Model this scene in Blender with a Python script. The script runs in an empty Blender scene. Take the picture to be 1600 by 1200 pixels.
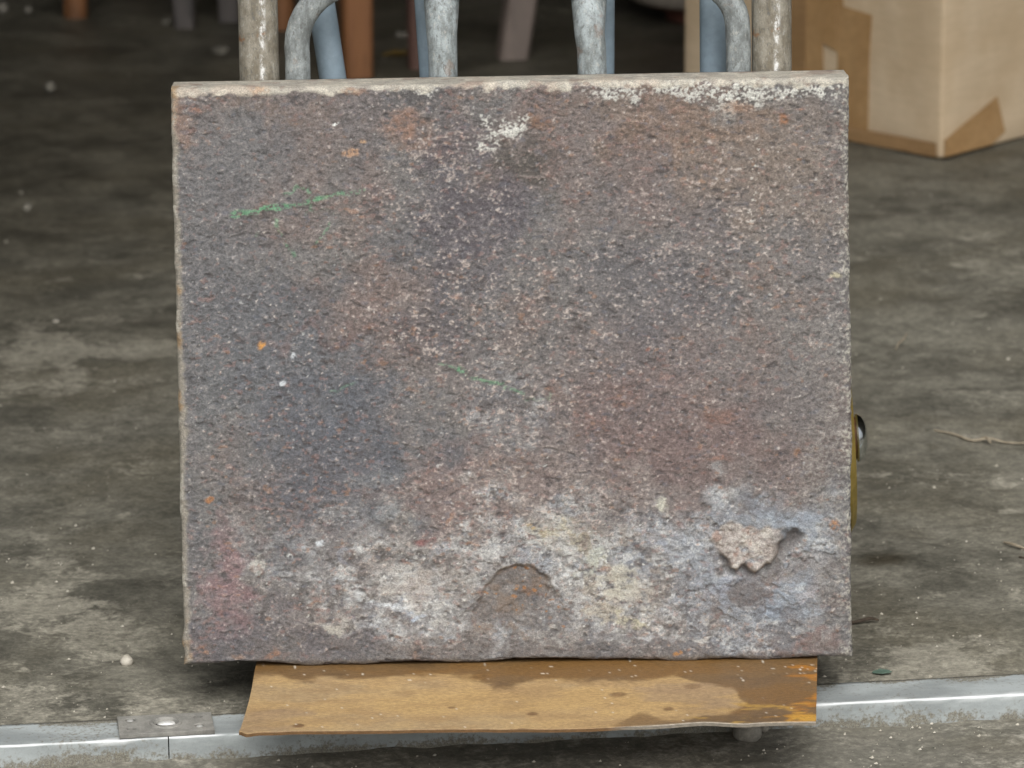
import bpy, bmesh, math, random
import numpy as np
from mathutils import Vector, Matrix

rng = np.random.default_rng(7)
random.seed(7)
S = bpy.context.scene
COL = S.collection

# ------------------------------------------------------------------ camera
CAM = np.array([0.0, -3.16, 1.10]); FPX = 7328.0
PITCH = math.radians(16.0); ROLL = math.radians(0.35)
FW = np.array([0, math.cos(PITCH), -math.sin(PITCH)])
RT0 = np.array([1.0, 0, 0]); UP0 = np.cross(RT0, FW)
RT = RT0*math.cos(ROLL) - UP0*math.sin(ROLL); UP = UP0*math.cos(ROLL) + RT0*math.sin(ROLL)
cam_d = bpy.data.cameras.new('camera'); cam = bpy.data.objects.new('camera', cam_d); COL.objects.link(cam)
cam_d.sensor_width = 36; cam_d.lens = 36*FPX/1600
cam_d.clip_start = 0.05; cam_d.clip_end = 500
cam.matrix_world = Matrix(((RT[0], UP[0], -FW[0], CAM[0]), (RT[1], UP[1], -FW[1], CAM[1]),
                           (RT[2], UP[2], -FW[2], CAM[2]), (0, 0, 0, 1)))
cam_d.dof.use_dof = True; cam_d.dof.focus_distance = 3.19; cam_d.dof.aperture_fstop = 14
S.camera = cam

# ------------------------------------------------------------------ light
SUN_EL, SUN_AZ = math.radians(52), math.radians(12)     # soft sun high in front of the doorway
w = bpy.data.worlds.new('World'); S.world = w; w.use_nodes = True
nt = w.node_tree; bgn = nt.nodes['Background']; bgn.inputs['Strength'].default_value = 0.13
sky = nt.nodes.new('ShaderNodeTexSky'); sky.sky_type = 'NISHITA'; sky.sun_disc = False
sky.sun_elevation = SUN_EL; sky.sun_rotation = math.radians(180) - SUN_AZ
sky.air_density = 1.0; sky.dust_density = 6.0; sky.ozone_density = 1.0
hsv = nt.nodes.new('ShaderNodeHueSaturation'); hsv.inputs['Saturation'].default_value = 0.22   # overcast grey
nt.links.new(sky.outputs[0], hsv.inputs['Color']); nt.links.new(hsv.outputs[0], bgn.inputs['Color'])
sun_d = bpy.data.lights.new('sun', 'SUN'); sun = bpy.data.objects.new('sun', sun_d); COL.objects.link(sun)
sun_d.energy = 0.9; sun_d.angle = math.radians(50); sun_d.color = (1.0, 0.985, 0.955)
sdir = Vector((-math.sin(SUN_AZ)*math.cos(SUN_EL), -math.cos(SUN_AZ)*math.cos(SUN_EL), math.sin(SUN_EL)))
sun.rotation_euler = sdir.to_track_quat('Z', 'Y').to_euler(); sun.location = (0, -6, 8)
S.view_settings.view_transform = 'Standard'; S.view_settings.look = 'None'
S.view_settings.exposure = 0.2; S.view_settings.gamma = 1.0
S.render.engine = 'CYCLES'; S.cycles.max_bounces = 6; S.cycles.diffuse_bounces = 4

# ------------------------------------------------------------------ helpers
def lin(*c):
    c = np.array(c, float)/255.0
    return np.where(c <= 0.04045, c/12.92, ((c+0.055)/1.055)**2.4)
def lin4(*c): return tuple(lin(*c)) + (1.0,)

def hit(px, py, n=(0, 0, 1), o=(0, 0, 0)):
    """point of the plane (n, o) seen at a pixel of the 1600x1200 photograph"""
    d = FW + RT*(px-800)/FPX - UP*(py-600)/FPX
    n = np.array(n, float); t = ((np.array(o, float)-CAM) @ n)/(d @ n)
    return CAM + d*t

_tab = {}
def vn(X, Y, sx, sy, seed):
    """smooth 2-D noise (quadratic B-spline), about zero mean and unit deviation"""
    if seed not in _tab: _tab[seed] = np.random.default_rng(1000+seed).standard_normal((256, 256)).astype(np.float32)
    T = _tab[seed]
    x = (X/sx + seed*17.3).astype(np.float32); y = (Y/sy + seed*9.7).astype(np.float32)
    ix = np.floor(x).astype(np.int32); iy = np.floor(y).astype(np.int32); fx = x-ix; fy = y-iy
    wx = (0.5*(1-fx)**2, 0.5+fx*(1-fx), 0.5*fx**2); wy = (0.5*(1-fy)**2, 0.5+fy*(1-fy), 0.5*fy**2)
    r = 0
    for a in range(3):
        for b in range(3):
            r = r + wx[a]*wy[b]*T[(iy+b) & 255, (ix+a) & 255]
    return r/0.55
def fbm(X, Y, s, seed, octs=4, ax=1.0, gain=0.6):
    r = 0; a = 1.0; tot = 0
    for k in range(octs):
        r = r + a*vn(X, Y, s*ax/2**k, s/2**k, seed+k); tot += a*a; a *= gain
    return r/math.sqrt(tot)
def sst(x, a, b):
    t = np.clip((x-a)/(b-a), 0, 1); return t*t*(3-2*t)

def link(name, me, mat, parent=None):
    o = bpy.data.objects.new(name, me); COL.objects.link(o)
    if mat: me.materials.append(mat)
    if parent: o.parent = parent
    return o
def tag(o, label, cat, group=None):
    o['label'] = label; o['category'] = cat
    if group: o['group'] = group
    return o
def empty(name, loc=(0, 0, 0), rz=0):
    o = bpy.data.objects.new(name, None); COL.objects.link(o); o.location = loc; o.rotation_euler = (0, 0, rz)
    o.empty_display_size = 0.05
    return o
def bm_obj(name, bm, mat, parent=None, smooth=True):
    me = bpy.data.meshes.new(name); bmesh.ops.recalc_face_normals(bm, faces=bm.faces); bm.to_mesh(me); bm.free()
    if smooth:
        for p in me.polygons: p.use_smooth = True
        try: me.set_sharp_from_angle(angle=math.radians(35))
        except Exception: pass
    return link(name, me, mat, parent)

def grid_mesh(name, P, mat, col=None, extra=None, parent=None, closed_back=None):
    """P: (rows, cols, 3) array -> quad grid mesh; optional colour and float point attributes"""
    nr, nc = P.shape[:2]; V = P.reshape(-1, 3)
    idx = np.arange(nr*nc).reshape(nr, nc)
    Q = np.stack([idx[:-1, :-1], idx[:-1, 1:], idx[1:, 1:], idx[1:, :-1]], -1).reshape(-1, 4)
    me = bpy.data.meshes.new(name)
    me.vertices.add(len(V)); me.vertices.foreach_set('co', V.astype(np.float32).ravel())
    nq = len(Q); loops = Q.ravel(); starts = np.arange(nq)*4; tot = np.full(nq, 4)
    if closed_back is not None:
        ring = np.concatenate([idx[0, :], idx[1:, -1], idx[-1, -2::-1], idx[-2:0:-1, 0]])[::-1]
        loops = np.concatenate([loops, ring]); starts = np.append(starts, nq*4); tot = np.append(tot, len(ring))
    me.loops.add(len(loops)); me.loops.foreach_set('vertex_index', loops.astype(np.int32))
    me.polygons.add(len(starts)); me.polygons.foreach_set('loop_start', starts.astype(np.int32))
    me.polygons.foreach_set('loop_total', tot.astype(np.int32))
    me.polygons.foreach_set('use_smooth', np.ones(len(starts), bool))
    me.update(calc_edges=True)
    if col is not None:
        a = me.attributes.new('tone', 'FLOAT_COLOR', 'POINT')
        c4 = np.ones((len(V), 4), np.float32); c4[:, :3] = col.reshape(-1, 3); a.data.foreach_set('color', c4.ravel())
    for k, v in (extra or {}).items():
        a = me.attributes.new(k, 'FLOAT', 'POINT'); a.data.foreach_set('value', v.astype(np.float32).ravel())
    return link(name, me, mat, parent)

def frames(path):
    path = [Vector(p) for p in path]; out = []
    t0 = (path[1]-path[0]).normalized()
    n = Vector((0, 1, 0)) if abs(t0.y) < 0.9 else Vector((1, 0, 0))
    for i, p in enumerate(path):
        a = path[max(i-1, 0)]; b = path[min(i+1, len(path)-1)]
        t = (b-a).normalized(); n = (n - t*n.dot(t)).normalized()
        out.append((p, n, t.cross(n)))
    return out
def tube(bm, path, rad, seg=20, flat=1.0):
    rads = rad if hasattr(rad, '__len__') else [rad]*len(path)
    rings = []
    for (p, n, b), r in zip(frames(path), rads):
        rings.append([bm.verts.new(p + n*math.cos(2*math.pi*k/seg)*r*flat + b*math.sin(2*math.pi*k/seg)*r) for k in range(seg)])
    for A, B in zip(rings[:-1], rings[1:]):
        for k in range(seg): bm.faces.new((A[k], A[(k+1) % seg], B[(k+1) % seg], B[k]))
    bm.faces.new(rings[0][::-1]); bm.faces.new(rings[-1])
def lathe(bm, prof, M=Matrix(), seg=48):
    """profile [(r, z)] turned about z, placed by M"""
    rings = []
    for r, z in prof:
        if r < 1e-6: rings.append([bm.verts.new(M @ Vector((0, 0, z)))])
        else: rings.append([bm.verts.new(M @ Vector((r*math.cos(2*math.pi*k/seg), r*math.sin(2*math.pi*k/seg), z))) for k in range(seg)])
    for A, B in zip(rings[:-1], rings[1:]):
        for k in range(seg):
            k2 = (k+1) % seg
            if len(A) == 1 and len(B) == 1: continue
            if len(A) == 1: bm.faces.new((A[0], B[k2], B[k]))
            elif len(B) == 1: bm.faces.new((A[k], A[k2], B[0]))
            else: bm.faces.new((A[k], A[k2], B[k2], B[k]))
def box(bm, lo, hi, M=Matrix(), bev=0.0):
    vs = [bm.verts.new(M @ Vector((x, y, z))) for x in (lo[0], hi[0]) for y in (lo[1], hi[1]) for z in (lo[2], hi[2])]
    fs = [bm.faces.new([vs[i] for i in f]) for f in ((0, 1, 3, 2), (4, 6, 7, 5), (0, 4, 5, 1), (2, 3, 7, 6), (0, 2, 6, 4), (1, 5, 7, 3))]
    if bev:
        es = list({e for f in fs for e in f.edges}); bmesh.ops.bevel(bm, geom=es, offset=bev, segments=3, affect='EDGES', profile=0.5)

class NB:
    """small node-graph builder for one material"""
    def __init__(s, name, rough=0.7, metal=0.0, spec=0.5):
        s.m = bpy.data.materials.new(name); s.m.use_nodes = True; s.t = s.m.node_tree
        s.b = s.t.nodes['Principled BSDF']; s.set(s.b, 'Roughness', rough); s.set(s.b, 'Metallic', metal); s.set(s.b, 'Specular IOR Level', spec)
        s.co = s.t.nodes.new('ShaderNodeTexCoord').outputs['Object']
    def set(s, n, k, v):
        if isinstance(v, bpy.types.NodeSocket): s.t.links.new(v, n.inputs[k])
        else: n.inputs[k].default_value = v
    def noise(s, scale, detail=4, rough=0.6, stretch=(1, 1, 1), dist=0.0, off=(0, 0, 0)):
        mp = s.t.nodes.new('ShaderNodeMapping'); s.set(mp, 'Vector', s.co); mp.inputs['Scale'].default_value = stretch; mp.inputs['Location'].default_value = off
        n = s.t.nodes.new('ShaderNodeTexNoise'); s.t.links.new(mp.outputs[0], n.inputs['Vector'])
        n.inputs['Scale'].default_value = scale; n.inputs['Detail'].default_value = detail; n.inputs['Roughness'].default_value = rough; n.inputs['Distortion'].default_value = dist
        return n.outputs['Fac']
    def voro(s, scale, stretch=(1, 1, 1), feature='F1'):
        mp = s.t.nodes.new('ShaderNodeMapping'); s.set(mp, 'Vector', s.co); mp.inputs['Scale'].default_value = stretch
        n = s.t.nodes.new('ShaderNodeTexVoronoi'); n.feature = feature; s.t.links.new(mp.outputs[0], n.inputs['Vector']); n.inputs['Scale'].default_value = scale
        return n.outputs['Distance']
    def rng(s, v, a, b, c=0.0, d=1.0, smooth=True):
        n = s.t.nodes.new('ShaderNodeMapRange'); n.interpolation_type = 'SMOOTHSTEP' if smooth else 'LINEAR'
        s.set(n, 0, v)
        for i, k in enumerate((a, b, c, d)): n.inputs[i+1].default_value = k
        return n.outputs[0]
    def mix(s, f, a, b, mode='MIX'):
        n = s.t.nodes.new('ShaderNodeMix'); n.data_type = 'RGBA'; n.blend_type = mode
        s.set(n, 0, f); s.set(n, 6, a); s.set(n, 7, b); return n.outputs[2]
    def math(s, op, a, b=0.0):
        n = s.t.nodes.new('ShaderNodeMath'); n.operation = op; s.set(n, 0, a); s.set(n, 1, b); return n.outputs[0]
    def attr(s, name, out='Color'):
        n = s.t.nodes.new('ShaderNodeAttribute'); n.attribute_name = name; return n.outputs[out]
    def sep(s, i):
        n = s.t.nodes.new('ShaderNodeSeparateXYZ'); s.set(n, 0, s.co); return n.outputs[i]
    def bump(s, h, dist, strength=1.0):
        n = s.t.nodes.new('ShaderNodeBump'); n.inputs['Strength'].default_value = strength; n.inputs['Distance'].default_value = dist
        s.set(n, 'Height', h); s.t.links.new(n.outputs[0], s.b.inputs['Normal'])
    def col(s, v): s.set(s.b, 'Base Color', v); return s
    def rgh(s, v): s.set(s.b, 'Roughness', v); return s

# ------------------------------------------------------------------ materials
def m_slab():
    n = NB('rusted_iron', 0.75, 0.0, 0.35)
    c = n.attr('tone')
    g = n.noise(1500, 3, 0.7, (0.75, 1, 1.2)); g2 = n.noise(900, 3, 0.7, (0.85, 1, 1.1), off=(3, 1, 2))
    c = n.mix(1.0, c, n.mix(n.rng(g, 0.3, 0.7, 0, 1), (0.70, 0.70, 0.71, 1), (1.33, 1.32, 1.31, 1)), 'MULTIPLY')
    c = n.mix(1.0, c, n.mix(n.rng(g2, 0.3, 0.7, 0, 1), (0.80, 0.80, 0.81, 1), (1.20, 1.19, 1.18, 1)), 'MULTIPLY')
    n.col(c); n.bump(g, 0.0006, 0.7); n.rgh(n.rng(g2, 0.3, 0.7, 0.6, 0.9)); return n.m
def m_plate():
    n = NB('rust_stained_steel', 0.5, 0.0, 0.4)
    c = n.attr('tone'); g = n.noise(600, 4, 0.7, (0.45, 1, 1)); g2 = n.noise(1300, 2, 0.6)
    c = n.mix(1.0, c, n.mix(n.rng(g, 0.3, 0.7), (0.78, 0.77, 0.75, 1), (1.2, 1.2, 1.2, 1)), 'MULTIPLY')
    c = n.mix(1.0, c, n.mix(n.rng(g2, 0.3, 0.7), (0.9, 0.9, 0.9, 1), (1.1, 1.1, 1.1, 1)), 'MULTIPLY')
    n.col(c); n.rgh(n.attr('rough', 'Fac')); n.bump(g2, 0.0003, 0.4); return n.m
def m_floor(name, dark, mid, pale, tint, con=1.0):
    n = NB(name, 0.72, 0.0, 0.35)
    p = n.attr('patch', 'Fac')
    a = n.noise(9, 6, 0.62, dist=0.4); b = n.noise(45, 5, 0.65, dist=0.3, off=(1, 2, 3)); c = n.noise(260, 4, 0.7); d = n.noise(900, 2, 0.6)
    k = n.mix(n.rng(n.math('ADD', n.math('MULTIPLY', a, 0.6), n.math('MULTIPLY', n.noise(28, 5, 0.65, dist=0.5, off=(2, 9, 1)), 0.4)), 0.38, 0.62), dark, mid)
    k = n.mix(n.rng(n.noise(5, 4, 0.6, off=(7, 3, 1)), 0.45, 0.68, 0, 0.55), k, tint)
    e = n.noise(110, 5, 0.72, dist=0.3, off=(5, 2, 8))
    dv = lambda q, g: n.math('MULTIPLY', n.math('SUBTRACT', q, 0.5), g)
    mm = n.math('ADD', n.math('MULTIPLY', p, 0.85), n.math('ADD', dv(b, 1.5), n.math('ADD', dv(e, 1.1), dv(c, 0.6))))
    k = n.mix(n.rng(mm, 0.22, 0.95, 0, 0.9), k, pale)
    k = n.mix(1.0, k, n.mix(n.rng(e, 0.3, 0.7), (1-.40*con, 1-.40*con, 1-.40*con, 1), (1+.42*con, 1+.42*con, 1+.41*con, 1)), 'MULTIPLY')
    k = n.mix(1.0, k, n.mix(n.rng(c, 0.3, 0.7), (1-.36*con, 1-.36*con, 1-.36*con, 1), (1+.36*con, 1+.36*con, 1+.35*con, 1)), 'MULTIPLY')
    k = n.mix(n.rng(n.noise(420, 1, 0.5, off=(4, 4, 4)), 0.72, 0.8, 0, 0.8), k, pale)
    k = n.mix(n.rng(n.noise(300, 2, 0.5, off=(9, 4, 4)), 0.29, 0.23, 0, 0.7), k, (0.012, 0.012, 0.010, 1))
    wet_shade = n.attr('wet_shade', 'Fac')
    k = n.mix(wet_shade, k, n.mix(1.0, k, (0.40, 0.38, 0.34, 1), 'MULTIPLY'))
    n.col(k); n.rgh(n.rng(wet_shade, 0, 1, 0.74, 0.45)); n.bump(n.math('ADD', n.math('MULTIPLY', b, 0.7), n.math('MULTIPLY', c, 0.4)), 0.004, 0.5); return n.m
def m_galv(name, base, dirt, seam_glint=False, rustamt=0.5):
    n = NB(name, 0.6, 0.12, 0.4)
    a = n.noise(150, 5, 0.7, (1, 1, 0.5)); b = n.noise(380, 4, 0.7, (1, 1, 0.5), off=(2, 5, 1)); c = n.noise(55, 3, 0.6, off=(8, 1, 4)); f = n.noise(900, 2, 0.6)
    k = n.mix(n.rng(a, 0.36, 0.66), lin4(*dirt), lin4(*base))
    k = n.mix(n.rng(b, 0.44, 0.34, 0, 0.75), k, lin4(104, 105, 102))
    k = n.mix(n.rng(b, 0.56, 0.68, 0, 0.6), k, lin4(196, 195, 188))
    k = n.mix(n.rng(c, 0.60, 0.70, 0, rustamt), k, lin4(150, 98, 50))
    k = n.mix(n.rng(f, 0.3, 0.7, 0.0, 0.25), k, lin4(90, 90, 86))
    if seam_glint:
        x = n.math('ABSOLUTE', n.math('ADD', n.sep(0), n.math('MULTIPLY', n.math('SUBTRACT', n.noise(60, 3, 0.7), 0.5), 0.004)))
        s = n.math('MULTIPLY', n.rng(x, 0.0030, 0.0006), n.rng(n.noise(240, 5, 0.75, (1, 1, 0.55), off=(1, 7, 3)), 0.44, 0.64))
        k = n.mix(s, k, lin4(236, 236, 234))  # weld seam and its broken sky glints, painted near white
    n.col(k); n.rgh(n.rng(b, 0.3, 0.7, 0.48, 0.72)); n.bump(n.math('ADD', b, n.math('MULTIPLY', f, 0.4)), 0.0012, 0.5); return n.m
def m_paint(name, c1, c2, rough=0.55, scale=60, metal=0.0, stretch=(1, 1, 1), bump=0.0005, lo=0.35, hi=0.65):
    n = NB(name, rough, metal)
    a = n.noise(scale, 5, 0.65, stretch); b = n.noise(scale*7, 3, 0.6, stretch, off=(3, 2, 1))
    k = n.mix(n.rng(a, lo, hi), lin4(*c1), lin4(*c2)); k = n.mix(n.rng(b, 0.3, 0.7, 0, 0.25), k, lin4(*[x*0.75 for x in c1]))
    n.col(k); n.bump(b, bump, 0.6); return n.m
def m_wood(name, c1, c2):
    n = NB(name, 0.6)
    a = n.noise(30, 5, 0.7, (1, 1, 0.12), dist=0.6); b = n.noise(160, 4, 0.7, (1, 1, 0.06)); d = n.noise(9, 3, 0.6, off=(3, 1, 0))
    k = n.mix(n.rng(a, 0.36, 0.64), lin4(*c1), lin4(*c2)); k = n.mix(n.rng(b, 0.55, 0.7, 0, 0.5), k, lin4(*[x*0.55 for x in c1]))
    k = n.mix(n.rng(d, 0.5, 0.65, 0, 0.6), k, lin4(*[x*0.75 for x in c1]))
    n.col(k); n.bump(b, 0.001, 0.5); return n.m
def m_card(name='corrugated_card'):
    n = NB(name, 0.8, 0, 0.25)
    a = n.noise(14, 4, 0.6); f = n.noise(180, 3, 0.6, (0.15, 0.15, 1.0)); g = n.noise(900, 2, 0.6)
    k = n.mix(n.rng(a, 0.35, 0.65), lin4(206, 183, 151), lin4(218, 197, 167))
    wv = n.t.nodes.new('ShaderNodeTexWave'); wv.bands_direction = 'Z'; wv.inputs['Scale'].default_value = 0.0
    k = n.mix(n.rng(f, 0.35, 0.65, 0, 0.2), k, lin4(180, 162, 130)); k = n.mix(n.rng(g, 0.3, 0.7, 0, 0.12), k, lin4(160, 142, 112))
    n.t.nodes.remove(wv)
    n.col(k); n.bump(n.math('ADD', n.math('MULTIPLY', f, 0.12), a), 0.006, 0.5); return n.m

M_SLAB = m_slab(); M_PLATE = m_plate()
M_FLOOR = m_floor('old_concrete', lin4(90, 88, 79), lin4(134, 131, 119), lin4(152, 148, 135), lin4(110, 105, 90), 0.6)
M_PAVE = m_floor('pavement_concrete', lin4(110, 108, 98), lin4(126, 123, 113), lin4(168, 164, 152), lin4(118, 112, 98), 0.5)
M_RAIL = m_galv('weathered_galvanised_pipe', (166, 160, 146), (126, 118, 102), True, 0.95)
M_TUBE = m_galv('galvanised_tube', (168, 175, 175), (122, 127, 126), False, 0.35)
M_BAR = m_galv('bright_galvanised_bar', (180, 190, 192), (130, 136, 135), False, 0.3)
M_BRACE = m_paint('blue_grey_paint', (142, 160, 172), (152, 170, 182), 0.5, 25)
M_EDGE = m_galv('galvanised_angle', (188, 198, 200), (168, 172, 168), False, 0.15)
M_KEEP = m_paint('worn_grey_steel', (136, 135, 129), (160, 158, 151), 0.6, 120, 0.0)
M_SCREW = m_paint('bright_screw_steel', (205, 205, 200), (230, 230, 226), 0.35, 200, 0.3)
M_BLACK = m_paint('black_recess', (22, 22, 20), (34, 33, 30), 0.9, 60)
M_CHROME = m_paint('chrome', (200, 205, 205), (225, 228, 228), 0.12, 40, 1.0, bump=0.0001)
M_YELLOW = m_paint('dull_yellow_paint', (128, 110, 46), (150, 128, 60), 0.6, 60)
M_RUSTD = m_paint('dark_rust', (84, 56, 30), (110, 76, 40), 0.7, 90)
M_RUBBER = m_paint('black_rubber', (36, 36, 35), (52, 51, 48), 0.85, 60)
M_CARD = m_card()
M_TAPE = m_paint('brown_packing_tape', (176, 140, 96), (186, 151, 107), 0.27, 18, bump=0.0002)
M_TAPED = m_paint('creased_brown_tape', (156, 124, 86), (172, 138, 98), 0.45, 40, stretch=(0.3, 0.3, 1))
M_WOODO = m_wood('orange_brown_wood', (122, 82, 50), (146, 100, 64))
M_WOODD = m_wood('dark_red_wood', (84, 62, 56), (104, 78, 68))
M_WOODG = m_wood('grey_brown_wood', (124, 112, 104), (146, 132, 122))
M_WOODK = m_wood('dark_wood', (70, 66, 64), (92, 86, 82))
M_BOWL = m_paint('dark_red_glaze', (128, 84, 72), (146, 98, 84), 0.35, 20)
M_RIM = m_paint('dull_rim', (190, 180, 166), (205, 194, 180), 0.45, 30)
M_STONE = m_paint('grey_stone', (138, 134, 124), (165, 160, 148), 0.8, 90, bump=0.001)
M_DULL = m_paint('dull_stone', (110, 107, 97), (138, 134, 122), 0.85, 60, bump=0.001)
M_PALE = m_paint('pale_pebble', (196, 192, 176), (222, 218, 205), 0.8, 90, bump=0.001)
M_GRIT = m_paint('pale_grit', (168, 162, 146), (214, 208, 194), 0.8, 60)
M_TWIG = m_paint('dry_twig', (150, 138, 118), (180, 168, 146), 0.8, 200)
M_TWIGD = m_paint('dark_twig', (62, 52, 42), (84, 72, 58), 0.8, 200)
M_LEAF = m_paint('dry_leaf', (120, 98, 48), (146, 120, 62), 0.7, 80)
M_GREEN = m_paint('green_chip', (88, 112, 98), (106, 128, 114), 0.7, 120)
M_WALL = m_paint('grimy_plaster', (92, 90, 84), (120, 117, 108), 0.9, 4)

# ------------------------------------------------------------------ setting
YAW_B = math.radians(7.37)                      # the doorway runs slightly away to the right
E1 = np.array([math.cos(YAW_B), math.sin(YAW_B), 0]); E2 = np.array([-math.sin(YAW_B), math.cos(YAW_B), 0])
EDGE0 = np.array([0.0, -0.1529, 0.0])           # a point of the steel edging's front arris
STEP = 0.017; AW = 0.0405
def bxy(e1, e2, z=0.0): return EDGE0 + E1*e1 + E2*e2 + np.array([0, 0, z])

def axis(dense0, dense1, step, lo, hi):
    a = list(np.arange(dense0, dense1+step/2, step)); s = step; v = a[-1]
    while v < hi: s *= 1.5; v = min(v+s, hi); a.append(v)
    s = step; v = a[0]; b = []
    while v > lo: s *= 1.5; v = max(v-s, lo); b.append(v)
    return np.array(b[::-1]+a)

def px_blob(X, Y, blobs, wx, wy):
    """blobs given as photo pixels on the floor -> metres -> soft ragged patches"""
    r = np.zeros_like(X)
    for (px, py, rx, ry, st) in blobs:
        c = hit(px, py); ex = np.linalg.norm(hit(px+rx, py)-c); ey = np.linalg.norm(hit(px, py+ry)-c)
        d = np.sqrt(((X-c[0])/ex)**2 + ((Y-c[1])/ey)**2) + wx*0.35 + wy*0.2
        r = np.maximum(r, st*sst(d, 1.7, 0.25))
    return r

a1 = axis(-0.62, 0.72, 0.006, -9, 9); a2 = axis(AW+0.0005, 2.9, 0.0075, AW, 7.2); a2 = a2[a2 >= AW+0.0004]
G1, G2 = np.meshgrid(a1, a2)
P = EDGE0 + G1[..., None]*E1 + G2[..., None]*E2
X, Y = P[..., 0], P[..., 1]
wx = fbm(X, Y, 0.05, 1, 4); wy = fbm(X, Y, 0.02, 6, 3)
FLOOR_PALE = [(70, 560, 60, 40, 1.0), (215, 545, 60, 32, 1.1), (30, 600, 60, 18, .7), (160, 495, 40, 14, .5), (150, 430, 60, 30, .35), (120, 345, 80, 14, .4),
    (45, 670, 22, 8, .9), (88, 671, 12, 6, .9), (60, 935, 60, 60, .95), (150, 960, 70, 50, .95), (120, 905, 80, 22, .7), (215, 990, 40, 14, .7), (260, 905, 40, 20, .5),
    (240, 720, 60, 20, .4), (120, 820, 40, 14, .3), (200, 1090, 120, 26, .75), (60, 1080, 60, 26, .5), (330, 1110, 60, 14, .6), (150, 1050, 90, 12, .5),
    (1530, 400, 70, 40, .55), (1420, 415, 40, 26, .45), (1560, 470, 40, 30, .4), (1400, 440, 60, 18, .4), (1370, 500, 50, 18, .4), (1540, 540, 40, 12, .35),
    (1450, 745, 90, 20, .4), (1380, 790, 40, 12, .35), (1560, 820, 40, 30, .35), (1470, 925, 40, 10, .55), (1550, 1010, 60, 26, .9), (1470, 1030, 80, 20, .7), (1390, 965, 50, 14, .55),
    (1420, 1060, 80, 16, .7), (1560, 940, 40, 14, .45), (1500, 330, 40, 14, .35), (1395, 365, 24, 8, .4)]
FLOOR_WET = [(1386, 873, 40, 11, 1.0), (1378, 662, 11, 5, .8), (1458, 699, 14, 5, .7), (1502, 702, 16, 5, .6), (1420, 830, 26, 8, .4), (1340, 630, 20, 120, .25)]
# damp floor with the shop's shade painted in towards the back left; the strip along the door worn and dusty
patch = px_blob(X, Y, FLOOR_PALE, wx, wy) + 0.5*sst(G2 + 0.02*wx, 0.15, 0.05) - 0.25*sst(G2, 0.9, 1.8) + 0.4*sst(fbm(X, Y, 0.035, 61, 4, 1.6), 0.9, 2.2) + 0.7*sst(fbm(X, Y, 0.014, 66, 3, 1.6), 1.5, 2.4) - 0.3*sst(fbm(X, Y, 0.05, 71, 4, 1.5), 0.2, 1.5)
wet_shade = np.clip(px_blob(X, Y, FLOOR_WET, wx*0.5, wy*0.5) + 0.75*sst(G2 - 0.9*np.clip(G1, -.3, .6) + 0.08*wx, 0.55, 1.9), 0, 1)
P = P.copy(); P[..., 2] = 0.0008*wx*sst(G2, AW, AW+0.05) + 0.0004*wy*sst(G2, AW, AW+0.03) - 0.0006
floor = grid_mesh('floor', P, M_FLOOR, None, {'patch': patch, 'wet_shade': wet_shade}); floor['kind'] = 'structure'

a1 = axis(-0.55, 0.6, 0.006, -60, 60); a2 = axis(-0.16, 0.004, 0.004, -60, 0.02)
G1, G2 = np.meshgrid(a1, a2); P = EDGE0 + G1[..., None]*E1 + G2[..., None]*E2; X, Y = P[..., 0], P[..., 1]
wx = fbm(X, Y, 0.05, 21, 4); wy = fbm(X, Y, 0.015, 26, 3)
P = P.copy(); P[..., 2] = -STEP + 0.0007*wx + 0.0004*wy
pave = grid_mesh('pavement', P, M_PAVE, None, {'patch': 0.35+0.25*wx*0.5, 'wet_shade': np.zeros_like(X)}); pave['kind'] = 'structure'

def wall_box(name, lo, hi):
    bm = bmesh.new(); Mt = Matrix.Translation(Vector(EDGE0)) @ Matrix.Rotation(YAW_B, 4, 'Z'); box(bm, lo, hi, Mt)
    o = bm_obj(name, bm, M_WALL, smooth=False); o['kind'] = 'structure'; return o
wall_box('ceiling', (-1.9, -0.3, 2.55), (3.2, 6.2, 2.7))
wall_box('wall_back', (-1.9, 6.0, -0.02), (3.2, 6.2, 2.55))
wall_box('wall_left', (-1.9, 0.0, -0.02), (-1.7, 6.0, 2.55))
wall_box('wall_right', (3.0, 0.0, -0.02), (3.2, 6.0, 2.55))

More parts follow.
